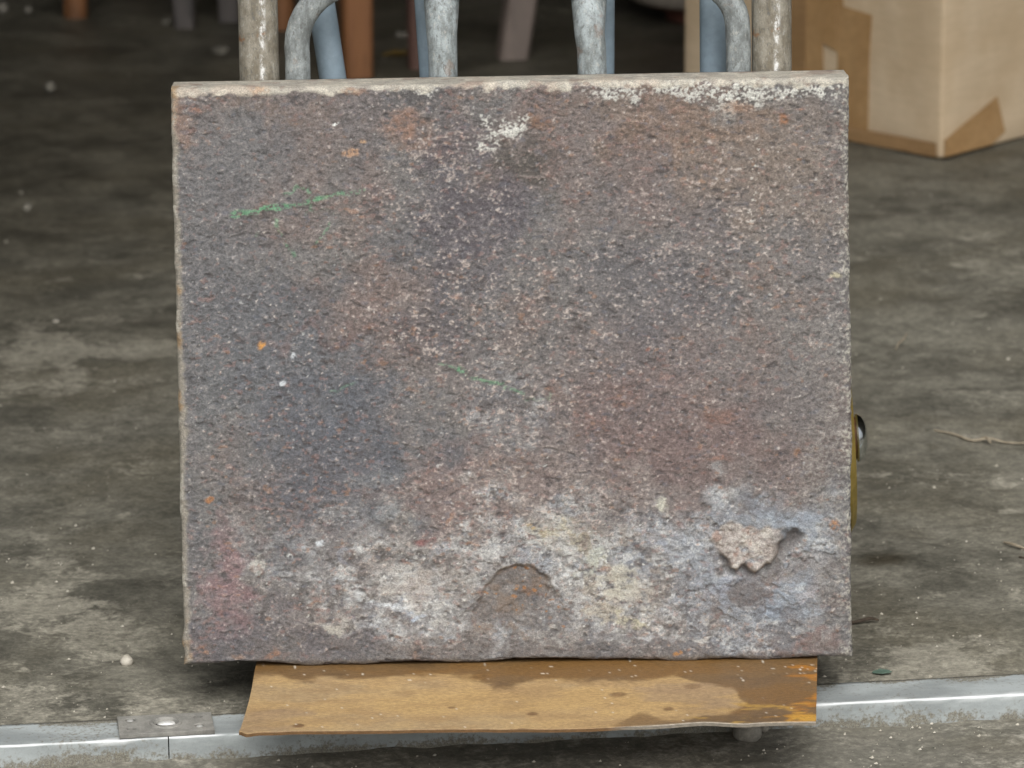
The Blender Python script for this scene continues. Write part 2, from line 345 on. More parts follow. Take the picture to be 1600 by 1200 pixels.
# ------------------------------------------------------------------ steel edging along the doorstep
def edging(name, e0, e1, label):
    n = max(2, int((e1-e0)/0.006)) if e1-e0 < 1.5 else int((e1-e0)/0.01)
    r = 0.0018; prof = [(AW, -0.004), (AW, 0.0)]
    prof += [(AW - k*(AW-r)/10, 0.0) for k in range(1, 11)]
    prof += [(r - r*math.sin(t), -r + r*math.cos(t)) for t in np.linspace(0, math.pi/2, 6)[1:]]
    prof += [(0.0, -r-(STEP+0.004-r)*k/7) for k in range(1, 8)]
    s = np.linspace(e0, e1, n+1); pr = np.array(prof)
    Sg, _ = np.meshgrid(s, np.arange(len(prof)))
    arc = np.concatenate([[0], np.cumsum(np.hypot(*np.diff(pr, axis=0).T))]); _, Ag = np.meshgrid(s, arc)
    w1 = fbm(Sg, Ag, 0.06, 41, 3)*0.00025; w2 = fbm(Sg, Ag, 0.012, 45, 2)*0.00012
    e2 = pr[:, 0][:, None] - (w1+w2)*(Ag > 0.03); z = pr[:, 1][:, None] + (w1+w2)*(Ag < 0.05)*(Ag > 0.006)
    P = EDGE0 + Sg[..., None]*E1 + e2[..., None]*E2; P[..., 2] += z
    dirt = np.clip(0.22 + 0.14*fbm(Sg, Ag, 0.03, 49, 4) + 0.95*sst(z + 0*Sg + 0.002*fbm(Sg, Ag, 0.05, 47, 4), -0.007, -0.018)*(0.9+0.35*fbm(Sg, Ag, 0.012, 48, 4)) + 0.5*sst(fbm(Sg, Ag, 0.03, 52, 4), 1.0, 1.8)*(Ag < 0.04)
                   + 0.9*sst(Ag + 0.003*fbm(Sg, Ag, 0.02, 55, 3), 0.009, 0.005), 0, 1)
    o = grid_mesh(name, P[:, ::-1], M_EDGE2, None, {'dirt': dirt[:, ::-1], 'worn_glint': (sst(np.abs(Ag - (AW+0.004-0.0004+0*Ag)) + 0.0004*fbm(Sg, Ag, 0.01, 58, 3), 0.0016, 0.0005))[:, ::-1]})  # worn arris, its bright highlight painted into the colour too
    return tag(o, label, 'edging strip', 'steel edging along the doorstep')
def m_edge2():
    n = NB('dirty_galvanised_angle', 0.55, 0.0, 0.25)
    a = n.noise(40, 5, 0.6, (0.4, 1, 1)); b = n.noise(300, 4, 0.7); f = n.noise(1000, 2, 0.6)
    k = n.mix(n.rng(a, 0.35, 0.65), lin4(150, 156, 156), lin4(180, 187, 187)); k = n.mix(n.rng(f, 0.3, 0.7, 0, 0.12), k, lin4(110, 112, 110))
    k = n.mix(n.rng(b, 0.3, 0.24, 0, 0.8), k, lin4(84, 82, 74))
    d = n.attr('dirt', 'Fac'); dm = n.rng(n.math('ADD', d, n.math('MULTIPLY', n.math('SUBTRACT', b, 0.5), 2.6)), 0.25, 0.95, 0, 0.85)
    k = n.mix(dm, k, n.mix(n.rng(f, 0.35, 0.65), lin4(100, 94, 80), lin4(142, 136, 120)))
    n.col(k); wn = n.attr('worn_glint', 'Fac'); k = n.mix(n.math('MULTIPLY', wn, 0.8), k, lin4(232, 235, 235)); n.col(k); n.rgh(n.rng(dm, 0, 1, 0.5, 0.85)); n.set(n.b, 'Metallic', n.math('MULTIPLY', wn, 0.15)); n.bump(b, 0.0008, 0.5); return n.m
M_EDGE2 = m_edge2()
jc = hit(264, 1156); JE = float((jc-EDGE0) @ E1)
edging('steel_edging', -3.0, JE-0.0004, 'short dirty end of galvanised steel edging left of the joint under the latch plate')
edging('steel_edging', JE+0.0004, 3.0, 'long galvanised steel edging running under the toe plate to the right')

# latch keeper plate let into the edging
kc = hit(259, 1137); KE = float((kc-EDGE0) @ E1); KB = float((kc-EDGE0) @ E2)
KM = Matrix.Translation(Vector(EDGE0 + E1*KE + E2*0.0185)) @ Matrix.Rotation(YAW_B, 4, 'Z')
keeper = empty('latch_plate'); keeper.matrix_world = KM
tag(keeper, 'small grey steel latch plate with a round hole, screwed to the edging', 'latch plate')
cu = bpy.data.curves.new('k', 'CURVE'); cu.dimensions = '2D'; cu.fill_mode = 'BOTH'; cu.extrude = 0.0013; cu.bevel_depth = 0.0003
def spl(pts):
    s = cu.splines.new('POLY'); s.points.add(len(pts)-1); s.use_cyclic_u = True
    for q, p in zip(s.points, pts): q.co = (p[0], p[1], 0, 1)
KW, KH = 0.0318, 0.0175
spl([(-KW, -KH), (KW, -KH), (KW, KH), (-KW, KH)])
circ = lambda cx, cy, rx, ry, n=28: [(cx+rx*math.cos(2*math.pi*k/n), cy+ry*math.sin(2*math.pi*k/n)) for k in range(n)]
spl(circ(0, 0, 0.0088, 0.0088))
SCREWS = [(-0.0235, 0.0098), (-0.0235, -0.0078), (0.0225, 0.0098), (0.0225, -0.0078)]
for sx, sy in SCREWS: spl(circ(sx, sy, 0.0036, 0.0036, 18))
co = bpy.data.objects.new('k', cu); COL.objects.link(co); dg = bpy.context.evaluated_depsgraph_get()
me = bpy.data.meshes.new_from_object(co.evaluated_get(dg)); bpy.data.objects.remove(co); me.name = 'plate'
pl = link('plate', me, M_KEEP, keeper); pl.location = (0, 0, 0.0018)
bm = bmesh.new(); lathe(bm, [(0.0112, 0.0032), (0.0108, 0.0042), (0.0092, 0.0046), (0.0082, 0.0030), (0.0080, 0.0012)], Matrix(), 40); bm_obj('keeper_rim', bm, M_KEEP, keeper)
bm = bmesh.new(); lathe(bm, [(0.0084, 0.0007), (0.0, 0.0005)], Matrix(), 32); bm_obj('keeper_hole', bm, M_BLACK, keeper)
bm = bmesh.new(); lathe(bm, [(0.0, 0.0026), (0.0030, 0.0024), (0.0052, 0.0017), (0.0062, 0.0008)], Matrix.Translation((0.0012, 0.0056, 0)) @ Matrix.Diagonal((1.1, 0.5, 1, 1)), 32); bm_obj('bolt_cup', bm, M_SCREW, keeper)
for i, (sx, sy) in enumerate(SCREWS):
    d = 0.0 if i in (0, 3) else -0.001
    bm = bmesh.new(); lathe(bm, [(0.0036, 0.0006), (0.0, 0.0005)], Matrix.Translation((sx, sy, 0)), 20); bm_obj('screw_hole', bm, M_BLACK, keeper)
    bm = bmesh.new(); lathe(bm, [(0.0026, 0.0008), (0.0025, 0.0022+d), (0.0019, 0.0030+d), (0.0, 0.0033+d)], Matrix.Translation((sx, sy, 0)), 20)
    o = bm_obj('screw', bm, M_SCREW if i in (0, 3) else M_KEEP, keeper)

# ------------------------------------------------------------------ the iron slab
TILT = math.radians(5.5); YAW = math.radians(1.0)
R_ = np.array([math.cos(YAW), math.sin(YAW), 0]); B0 = np.array([-math.sin(YAW), math.cos(YAW), 0])
U_ = B0*math.sin(TILT) + np.array([0, 0, 1])*math.cos(TILT); B_ = -np.cross(R_, U_)      # B_ points back into the shop
KS = 0.98
O_ = np.array([0, -0.122, 0.034])
THICK = 0.042; RB = 0.0042
CT = {'TL': (-0.2312, 0.4017), 'TR': (0.2326, 0.4055), 'BL': (-0.2306, -0.0038), 'BR': (0.2376, -0.0034)}
CT = {k: (a*KS, b*KS) for k, (a, b) in CT.items()}
W_, H_ = 0.457, 0.400
STEPG = 0.00062
def arcs(L):
    """arc-length samples across a face of length L with rounded edges and the visible part of both sides"""
    q = RB*math.pi/2
    mid = np.arange(RB, L-RB+STEPG/2, (L-2*RB)/round((L-2*RB)/STEPG))
    side = np.concatenate([np.arange(STEPG, 0.012, STEPG), np.linspace(0.014, THICK-RB, 8)])
    lead = np.arange(STEPG, q+1e-9, q/round(q/STEPG))
    lo = RB - np.concatenate([lead, q+side]); hi = L-RB + np.concatenate([lead, q+side])
    return np.concatenate([lo[::-1], mid, hi])
def profile(s, L):
    """arc length -> (position across, depth, outward component)"""
    q = RB*math.pi/2; pos = s.copy(); dep = np.zeros_like(s); out = np.zeros_like(s)
    for sgn, base in ((1, L-RB), (-1, RB)):
        d = sgn*(s-base); m = d > 0
        a = np.clip(d/RB, 0, math.pi/2); p = RB*np.sin(a); dp = RB*(1-np.cos(a)) + np.clip(d-q, 0, None)
        pos = np.where(m, base+sgn*p, pos); dep = np.where(m, dp, dep); out = np.where(m, sgn*np.sin(a), out)
    return pos, dep, out
su, sv = arcs(W_), arcs(H_)
pu, du, ou = profile(su, W_); pv, dv, ov = profile(sv, H_)
SU, SV = np.meshgrid(su, sv); PU, PV = np.meshgrid(pu/W_, pv/H_)
DEP = np.maximum(*np.meshgrid(du, dv)); OU, OV = np.meshgrid(ou, ov)
NZ = np.sqrt(np.clip(1-OU**2, 0, 1)*np.clip(1-OV**2, 0, 1)); NL = np.sqrt(OU**2+OV**2+NZ**2); OU, OV, NZ = OU/NL, OV/NL, NZ/NL
# photo coordinates of each point, used to set the marks where they are on the real slab
def bil(a, b, c, d): return (a*(1-PU)+b*PU)*PV + (c*(1-PU)+d*PU)*(1-PV)
QX = bil(266, 1327, 287, 1333) + (SU-PU*W_)*2290; QY = bil(140, 122, 1042, 1031) - (SV-PV*H_)*2290
X, Y = SU.astype(np.float32), SV.astype(np.float32)
n_big = fbm(X, Y, 0.07, 100, 4); n_mid = fbm(X, Y, 0.022, 110, 4); n_sm = fbm(X, Y, 0.008, 120, 4, 1.3)
n_f1 = vn(X+0.25*Y, Y, 0.0022, 0.0013, 130); n_f2 = vn(X-0.2*Y, Y, 0.0030, 0.0018, 131); n_f3 = vn(X+.2*Y, Y, 0.0014, 0.0011, 132); n_f4 = vn(X, Y, 0.0042, 0.0030, 133); n_f5 = vn(X, Y, 0.0010, 0.0009, 134)
WXP = 26*n_mid + 9*n_sm + 4*n_f4; WYP = 20*fbm(X, Y, 0.02, 140, 4) + 8*fbm(X, Y, 0.007, 150, 3) + 3*n_f2
def blob(x, y, rx, ry, rag=1.0, soft=0.5):
    d = np.sqrt(((QX+rag*WXP-x)/rx)**2 + ((QY+rag*WYP-y)/ry)**2); return sst(d, 1+soft, 1-soft)
def poly(pts, rag=0.3):
    x = QX + rag*WXP; y = QY + rag*WYP; inside = np.zeros(x.shape, bool); n = len(pts)
    for i in range(n):
        (x0, y0), (x1, y1) = pts[i], pts[(i+1) % n]
        if y0 == y1: continue
        c = ((y0 > y) != (y1 > y)) & (x < (x1-x0)*(y-y0)/(y1-y0)+x0); inside ^= c
    return inside.astype(np.float32)
def blur(m, k):
    for _ in range(2):
        for ax in (0, 1):
            c = np.cumsum(np.pad(m, [(k+1, k) if a == ax else (0, 0) for a in (0, 1)], mode='edge'), axis=ax)
            m = (c[2*k+1:, :]-c[:-2*k-1, :])/(2*k+1) if ax == 0 else (c[:, 2*k+1:]-c[:, :-2*k-1])/(2*k+1)
    return m
def stroke(pts, wd):
    x = QX + 0.12*WXP; y = QY + 0.12*WYP; d = np.full(x.shape, 1e9)
    for (x0, y0), (x1, y1) in zip(pts[:-1], pts[1:]):
        L2 = (x1-x0)**2+(y1-y0)**2; t = np.clip(((x-x0)*(x1-x0)+(y-y0)*(y1-y0))/L2, 0, 1); d = np.minimum(d, np.hypot(x-x0-t*(x1-x0), y-y0-t*(y1-y0)))
    return sst(d, wd*1.5, wd*0.3)

C = np.empty(X.shape+(3,), np.float32); C[:] = lin(116, 111.5, 109.5)
GREY = 0.0
def paint(mask, rgb):
    global C
    c = np.array(rgb, float); c = c*(1-GREY) + c.mean()*GREY
    C += np.clip(mask, 0, 1)[..., None]*(lin(*(c*(1-0.28*GREY))).astype(np.float32)-C)
GREY = 0.10
# broad tints of the rust
paint(0.55*sst(n_big, 0.2, 1.4), (122, 104, 98)); paint(0.5*sst(n_big, -0.2, -1.4), (101, 98, 101))
paint(0.35*sst(n_mid, 0.4, 1.8), (126, 105, 96)); paint(0.40*sst(n_mid, -0.3, -1.8), (96, 94, 97))
for x, y, rx, ry, s, c in [
    (400, 560, 150, 110, .6, (101, 102, 106)), (530, 690, 110, 80, .75, (90, 92, 100)), (350, 330, 80, 170, .5, (106, 105, 108)), (430, 640, 140, 60, .5, (98, 99, 105)),
    (330, 700, 50, 160, .45, (112, 111, 110)), (560, 770, 90, 60, .5, (96, 96, 102)), (715, 330, 70, 120, .5, (97, 89, 95)), (430, 985, 170, 45, .6, (103, 96, 99)), (690, 480, 40, 60, .4, (88, 84, 90)),
    (980, 640, 180, 170, .40, (122, 103, 99)), (740, 765, 100, 60, .6, (126, 101, 98)), (1050, 700, 140, 80, .50, (124, 100, 95)), (560, 470, 110, 50, .45, (126, 106, 99)),
    (490, 535, 120, 16, .55, (118, 94, 90)), (365, 885, 42, 80, .75, (138, 106, 108)), (1020, 300, 160, 90, .4, (122, 106, 102)), (660, 560, 90, 60, .35, (120, 104, 100)),
    (1200, 240, 110, 110, .55, (136, 118, 104)), (1100, 185, 90, 30, .55, (138, 112, 94)), (620, 200, 40, 26, .6, (148, 112, 92)), (960, 170, 80, 26, .4, (128, 108, 92)), (1260, 500, 60, 200, .35, (126, 117, 112)),
    (825, 268, 55, 38, .75, (88, 82, 76)), (620, 158, 46, 16, .55, (84, 80, 80)), (690, 150, 60, 30, .5, (88, 82, 83)), (585, 845, 48, 42, .6, (90, 84, 81)), (1170, 800, 50, 40, .5, (106, 96, 93)),
    (1250, 300, 90, 60, .35, (136, 120, 108)), (400, 340, 40, 16, .5, (84, 80, 78)), (560, 480, 60, 60, .3, (134, 112, 102)), (1070, 480, 110, 60, .35, (100, 97, 101)), (1240, 600, 70, 60, .3, (116, 112, 111)),
    (880, 760, 190, 40, .5, (138, 126, 120)), (300, 170, 26, 22, .6, (150, 118, 100)), (430, 160, 60, 12, .4, (134, 112, 98))]:
    paint(s*blob(x, y, rx, ry, 1.0, 0.65), c)
# the pale, scaly foot of the slab
low = blob(850, 890, 380, 110, 1.4, 0.5)
paint(0.8*low*sst(n_sm+0.5*n_mid, -1.5, 1.0), (152, 145, 141)); paint(0.5*low*sst(fbm(X, Y, 0.012, 160, 4), 0.2, 1.6), (166, 160, 154))
for x, y, rx, ry, s, c in [
    (955, 900, 65, 50, .85, (172, 164, 150)), (640, 915, 60, 40, .75, (170, 162, 156)), (870, 830, 60, 30, .7, (168, 158, 138)), (600, 900, 28, 26, .6, (172, 168, 166)), (760, 870, 70, 40, .5, (154, 146, 142)),
    (580, 940, 34, 12, .9, (190, 194, 200)), (625, 948, 18, 10, .7, (186, 188, 194)), (1015, 792, 12, 14, .95, (182, 176, 160)), (930, 862, 24, 14, .9, (178, 176, 160)), (990, 962, 30, 8, .8, (184, 176, 150)), (880, 880, 14, 12, .8, (182, 178, 168)),
    (940, 935, 40, 22, .6, (166, 156, 148)), (840, 815, 20, 12, .7, (180, 166, 132)), (1200, 800, 60, 16, .8, (142, 148, 156)), (1245, 905, 26, 50, .7, (146, 148, 156)), (1238, 950, 34, 26, .7, (120, 124, 132)), (1140, 870, 30, 26, .5, (134, 136, 142)),
    (1100, 920, 26, 20, .6, (140, 142, 150)), (470, 850, 60, 50, .5, (116, 118, 124)), (420, 870, 16, 14, .8, (172, 168, 160)), (560, 790, 60, 30, .4, (122, 124, 128)), (600, 735, 40, 14, .5, (128, 130, 132)),
    (1180, 900, 70, 60, .5, (108, 99, 96)), (1120, 985, 130, 20, .5, (158, 152, 148)), (1240, 1012, 80, 18, .75, (126, 99, 94)), (1000, 1012, 60, 16, .5, (104, 96, 96)), (540, 975, 20, 14, .8, (176, 168, 160)), (600, 985, 40, 8, .7, (160, 160, 164)),
    (700, 985, 40, 14, .5, (160, 160, 162)), (800, 990, 30, 12, .4, (150, 150, 150)), (800, 1020, 140, 12, .4, (136, 126, 120)), (860, 1000, 24, 8, .7, (176, 172, 166)), (1080, 985, 30, 10, .7, (184, 180, 174)), (930, 985, 30, 12, .7, (168, 168, 170)), (665, 825, 15, 12, .8, (142, 86, 84)), (1250, 880, 30, 20, .5, (150, 140, 140)), (1010, 880, 50, 60, .3, (150, 142, 138))]:
    paint(s*blob(x, y, rx, ry, 0.55, 0.5)*sst(n_sm + 0.6*n_f4, -2.2, 0.6), c)
crust = np.clip(np.maximum.reduce([blob(x, y, rx, ry, 1.2, 0.6)*k for x, y, rx, ry, k in [(620, 915, 100, 60, 1), (760, 875, 120, 60, .8), (940, 890, 120, 80, 1), (1080, 900, 110, 90, .7), (1230, 900, 70, 110, .75), (1180, 800, 100, 30, .6), (860, 820, 90, 36, .8), (1100, 985, 170, 28, .7), (700, 985, 150, 20, .6), (480, 850, 90, 60, .45), (820, 640, 80, 60, .3)]]), 0, 1)
cr1, cr2, cr3 = fbm(X, Y, 0.010, 300, 4), fbm(X, Y, 0.014, 310, 4), fbm(X, Y, 0.006, 320, 3)
paint(0.8*crust*sst(cr1, -0.45, 0.3), (166, 165, 165)); paint(0.65*crust*sst(cr2 + (QX-850)/600, 0.3, 0.9), (144, 149, 158)); paint(0.7*crust*sst(cr3+.3*cr1, 0.9, 1.5), (194, 192, 190))
paint(0.5*crust*sst(cr1, -0.7, -1.6), (104, 97, 95)); paint(0.35*crust*sst(cr3, -0.9, -1.8), (124, 102, 96))
# fine grain: pits and pale scale grains, denser in the worn belts
grain = 0.28*n_f1+0.22*n_f2+0.60*n_f3+0.12*n_f4+0.75*n_f5; grain /= grain.std()
dens = np.zeros(X.shape, np.float32)
for x, y, rx, ry, s in [(680, 270, 70, 70, .9), (780, 470, 160, 90, .9), (640, 440, 90, 60, .6), (560, 430, 70, 50, .5), (1160, 370, 80, 70, 1.0), (820, 650, 110, 60, .9), (860, 800, 150, 60, .8), (990, 330, 60, 40, .6), (1180, 300, 40, 70, .7),
    (740, 560, 60, 60, .6), (1020, 440, 80, 60, .6), (950, 560, 130, 80, .4), (1120, 470, 90, 80, .4), (1290, 640, 40, 160, .35), (560, 210, 40, 30, .6), (640, 850, 120, 60, .5), (1100, 980, 170, 40, .7), (700, 610, 90, 40, .5), (900, 420, 80, 60, .5)]:
    dens = np.maximum(dens, s*blob(x, y, rx, ry, 1.3, 0.7))
dens = np.clip(dens + 0.12*n_mid, 0, 1.1)
C *= np.exp(0.13*np.clip(grain, -2.2, 2.2))[..., None]
g2 = 0.35*n_f2+0.3*n_f4+0.6*n_f3+0.5*n_f5
paint(0.9*sst(grain, 2.2-1.15*dens, 2.6-1.1*dens), (188, 176, 168))
paint((0.14+0.62*dens)*sst(g2, 0.75, 1.15), (172, 156, 148)); paint((0.12+0.5*dens)*sst(-g2+0.4*n_f5, 0.9, 1.4), (80, 76, 79))
fl1 = vn(X+.3*Y, Y, 0.0026, 0.0016, 170)+0.45*n_f3; lft = sst(QX + 60*n_big, 760, 420)
paint(0.55*sst(fl1, 1.45-0.3*lft, 1.85-0.3*lft), (70, 67, 68)); paint(0.5*sst(vn(X, Y, 0.0038, 0.0024, 176)+0.5*n_f3+0.3*n_mid, 1.6, 2.0), (76, 68, 66))
paint(0.45*crust*sst(vn(X, Y, 0.0030, 0.0022, 177)+0.4*n_f3, 1.3, 1.7), (92, 84, 82))
paint(0.38*sst(vn(X, Y, 0.0026, 0.0017, 171)+0.5*n_f5+0.25*n_mid, 1.3, 2.2), (140, 102, 92))
paint(0.35*sst(vn(X, Y, 0.0030, 0.0018, 172)+0.3*n_f5, 1.5, 2.1), (96, 100, 112))
paint(0.45*sst(vn(X, Y, 0.0030, 0.0020, 173)+0.5*n_f1+0.3*n_mid, 2.3, 3.0), (158, 118, 92))
paint((0.4+0.4*low)*sst(vn(X, Y, 0.0014, 0.0011, 174)+0.3*n_f5-0.5*(1-low), 2.0, 2.5), (204, 202, 198))
GREY = 0.1
for x, y, rx, ry, st, c in [(972, 912, 34, 26, .8, (184, 178, 164)), (925, 868, 16, 18, .75, (178, 178, 166)), (910, 885, 12, 10, .6, (172, 170, 158)), (1000, 930, 22, 22, .6, (176, 168, 158)), (935, 955, 26, 12, .55, (178, 168, 150)), (1014, 790, 11, 15, .9, (186, 182, 168)), (958, 962, 16, 5, .6, (188, 180, 154)), (860, 822, 12, 8, .4, (184, 172, 142)),
    (620, 895, 34, 18, .6, (172, 166, 160)), (655, 915, 26, 22, .55, (170, 160, 154)), (590, 938, 26, 9, .85, (196, 198, 202)), (618, 948, 16, 6, .8, (198, 200, 204)), (575, 932, 16, 8, .7, (190, 190, 190)), (640, 960, 10, 6, .7, (168, 176, 190)), (690, 970, 20, 8, .55, (172, 168, 162)), (530, 985, 8, 12, .7, (176, 170, 160)),
    (1245, 918, 20, 28, .65, (142, 150, 162)), (1222, 950, 10, 16, .7, (158, 170, 184)), (1272, 925, 7, 22, .7, (182, 176, 180)), (1240, 950, 24, 20, .6, (116, 120, 130)), (1200, 795, 44, 10, .6, (146, 152, 160)), (1240, 808, 26, 14, .6, (138, 146, 158)), (1160, 798, 16, 12, .5, (116, 116, 124)), (1130, 885, 14, 24, .55, (146, 148, 160)), (1110, 900, 12, 14, .5, (150, 154, 166)), (1040, 850, 20, 10, .5, (144, 150, 164)),
    (1170, 920, 48, 34, .6, (106, 99, 97)), (1225, 872, 18, 18, .6, (102, 94, 90)), (1030, 1000, 60, 10, .45, (104, 98, 98)), (960, 985, 60, 10, .5, (100, 96, 100)), (1110, 992, 26, 6, .7, (188, 184, 180)), (1020, 996, 12, 6, .7, (190, 190, 192)), (1260, 1008, 50, 14, .6, (122, 98, 92)), (560, 830, 50, 24, .4, (104, 102, 108)), (600, 800, 30, 12, .5, (128, 132, 136)), (500, 848, 10, 5, .8, (186, 190, 196)), (545, 870, 16, 14, .5, (132, 136, 148))]:
    paint(st*blob(x, y, rx, ry, 0.45, 0.28)*sst(0.5*n_f4 + 0.5*grain + 0.4*n_sm, -1.6, 0.2), c)
paint(0.5*sst(QY + 8*n_sm + 5*n_f4, 1004, 1016)*sst(n_sm + .5*n_f4, -1.2, .3), (106, 98, 95))
paint(0.5*blob(1295, 800, 46, 260, 0.8, 0.6)*sst(grain, -1.2, .8), (134, 129, 124)); paint(0.55*blob(825, 266, 50, 34, 0.6, 0.5)*sst(grain, 1.2, -.4), (84, 79, 75)); paint(0.45*blob(640, 155, 90, 22, 0.6, 0.5)*sst(grain, 1.2, -.4), (86, 82, 82)); paint(0.5*blob(705, 330, 50, 90, 0.8, 0.5)*sst(grain, 1, -.6), (88, 80, 85))
paint(0.45*blob(420, 235, 130, 80, 0.8, 0.6)*sst(grain, -1.5, .5), (119, 114, 113))
# white lime along the top arris and the splash below it
rg = n_sm*0.6 + grain*0.7
for x, y, rx, ry, th in [(1130, 134, 210, 13, .15), (1150, 146, 44, 20, -.3), (1080, 140, 60, 14, .1), (960, 142, 60, 12, .2), (800, 134, 34, 9, -.1), (620, 138, 60, 10, .6), (1270, 134, 60, 14, .4), (970, 150, 30, 8, .0), (1100, 146, 60, 10, .5), (760, 190, 9, 7, -.2), (771, 208, 13, 16, .0), (760, 229, 22, 13, .1), (814, 197, 24, 9, -.1), (790, 205, 30, 14, 1.0), (790, 190, 50, 8, .9), (755, 186, 10, 6, .0), (1180, 270, 10, 70, 1.6)]:
    paint(0.95*blob(x, y, rx, ry, 0.35, 0.5)*sst(0.45*n_sm + 0.55*grain + 0.5*n_f5, th-0.8, th+1.1), (200, 196, 188))
# arris: worn pale along the top, rust yellow down the left
top_e = sst(SV, H_-0.0085+0.0012*n_sm.mean(), H_-0.0045); topm = sst(SV + 0.0012*n_sm + 0.0008*n_f4, H_-0.0056, H_-0.0030)
paint(0.8*topm*(0.7+0.3*sst(n_sm, -1, 1)), (186, 177, 162)); paint(0.4*topm*sst(n_mid, 0.3, 1.2), (190, 170, 152)); paint(0.5*topm*sst(n_f4, 0.3, 1.4), (206, 196, 180)); paint(0.6*topm*sst(fbm(X, Y, 0.01, 180, 3), 0.9, 1.6), (140, 118, 106))
lf = sst(SU + 0.001*n_sm, 0.006, 0.002); paint(0.7*lf, (160, 150, 134)); paint(0.55*lf*sst(n_mid + (QY > 500)*(QY < 640)*1.0, 0.6, 1.4), (160, 120, 70)); paint(0.6*lf*sst(n_sm, 0.3, 1.2), (196, 188, 174))
rt = sst(SU + 0.0008*n_sm + 0.0006*n_f4, W_-0.0042, W_-0.0018); paint(0.6*rt*sst(grain, -0.6, 1.0), (172, 165, 150)); paint(0.35*sst(SU+0.002*n_f4, W_-0.012, W_-0.003)*sst(grain, 0.4, 1.2), (188, 183, 172))
bt = sst(SV + 0.001*n_sm, 0.006, 0.002); paint(0.45*bt*sst(n_sm, -0.5, 1.0), (150, 138, 124))
for x, y, rx, ry, s, c in [(275, 175, 7, 22, .5, (168, 130, 102)), (404, 538, 5, 7, 1.0, (200, 140, 72)), (312, 172, 8, 6, .6, (170, 120, 98)), (410, 140, 12, 8, .5, (184, 142, 106)), (545, 145, 14, 7, .45, (164, 122, 92)), (620, 195, 34, 22, .4, (156, 114, 92)),
    (546, 234, 10, 6, .8, (186, 144, 112)), (1150, 165, 20, 8, .5, (150, 104, 74)), (1222, 184, 9, 8, .7, (152, 98, 62)), (845, 195, 20, 10, .5, (140, 100, 72)), (808, 928, 5, 4, 1.0, (206, 134, 40)), (830, 934, 8, 4, .8, (170, 108, 54)), (838, 818, 6, 5, .7, (186, 148, 88)), (1302, 822, 8, 10, .7, (176, 118, 70)), (1120, 652, 20, 10, .4, (138, 96, 78)),
    (320, 1018, 8, 5, .5, (158, 112, 82)), (370, 1026, 10, 4, .5, (154, 118, 92)), (430, 1028, 10, 6, .55, (164, 114, 84)), (1240, 705, 6, 5, .6, (160, 110, 70)), (1010, 540, 4, 4, .6, (150, 90, 70)), (325, 773, 7, 5, .9, (166, 112, 70)), (1125, 715, 16, 6, .5, (150, 104, 84)), (1063, 1024, 8, 4, .9, (176, 120, 62)), (455, 556, 4, 4, 1.0, (206, 208, 212)), (443, 603, 4, 4, 1.0, (200, 202, 206)), (519, 188, 4, 3, 1.0, (215, 213, 208)), (1303, 426, 10, 6, .7, (196, 184, 152)), (500, 847, 8, 5, .9, (206, 208, 212)), (454, 858, 4, 4, 1.0, (214, 214, 212)), (560, 215, 5, 4, .8, (190, 150, 112)), (1270, 960, 20, 6, .5, (160, 168, 178))]:
    paint(s*blob(x, y, rx, ry, 0.16, 0.5)*sst(grain, -1.6, 0.2), c)
# green chalk
for pts, wd, s in [([(362, 332), (404, 326), (440, 318)], 5, .95), ([(410, 324), (470, 315), (500, 310)], 3.6, .8), ([(478, 316), (530, 302), (572, 297)], 3.4, .7), ([(442, 300), (462, 289), (486, 300)], 2.6, .5), ([(480, 300), (488, 314), (478, 332)], 3, .4), ([(476, 332), (515, 326), (520, 334)], 2.4, .35),
    ([(434, 340), (437, 354)], 4, .55), ([(440, 360), (450, 385), (460, 400)], 2.6, .55), ([(516, 348), (496, 372)], 2.8, .5), ([(395, 368), (402, 362)], 3, .4), ([(686, 560), (712, 572)], 3, .5), ([(712, 572), (724, 580)], 5, .85), ([(732, 587), (760, 594), (784, 596)], 3.4, .75), ([(788, 604), (816, 612)], 3, .55), ([(816, 620), (862, 620), (866, 612)], 3, .25), ([(518, 612), (548, 600)], 3, .35)]:
    paint(0.85*s*stroke(pts, wd)*sst(grain, -0.9, 0.5), (100, 152, 114))
# relief
hgt = 0.00045*n_big*0.4 + 0.00022*n_mid + 0.00016*n_sm + 0.00010*grain
hgt -= 0.00045*sst(fl1, 1.0, 2.1)
hgt += 0.00025*low*fbm(X, Y, 0.009, 190, 4) + 0.0004*low*sst(fbm(X, Y, 0.018, 195, 4), -0.1, 0.25)
# chip with exposed metal near the foot (a low hill outline, its upper rim standing proud)
chip = poly([(716, 975), (738, 938), (770, 908), (800, 896), (828, 892), (850, 900), (868, 912), (880, 930), (882, 948), (890, 958), (888, 985), (820, 1000), (760, 995), (728, 985)], 0.36)
chb = blur(chip, 1); ramp = sst(QY, 1000, 905)
hgt -= 0.0030*chb*ramp; paint(0.75*blur(chip, 6)*sst(QY, 1010, 940)*sst(n_sm, -2, 0), (102, 94, 90)); paint(0.5*chb*sst(n_sm, .2, 1.2), (122, 102, 86)); paint(0.8*chb*sst(vn(X, Y, .0020, .0016, 175)+.4*n_mid, 1.9, 2.5), (160, 108, 62)); paint(0.4*chb*sst(grain, .8, 1.6), (140, 126, 116))
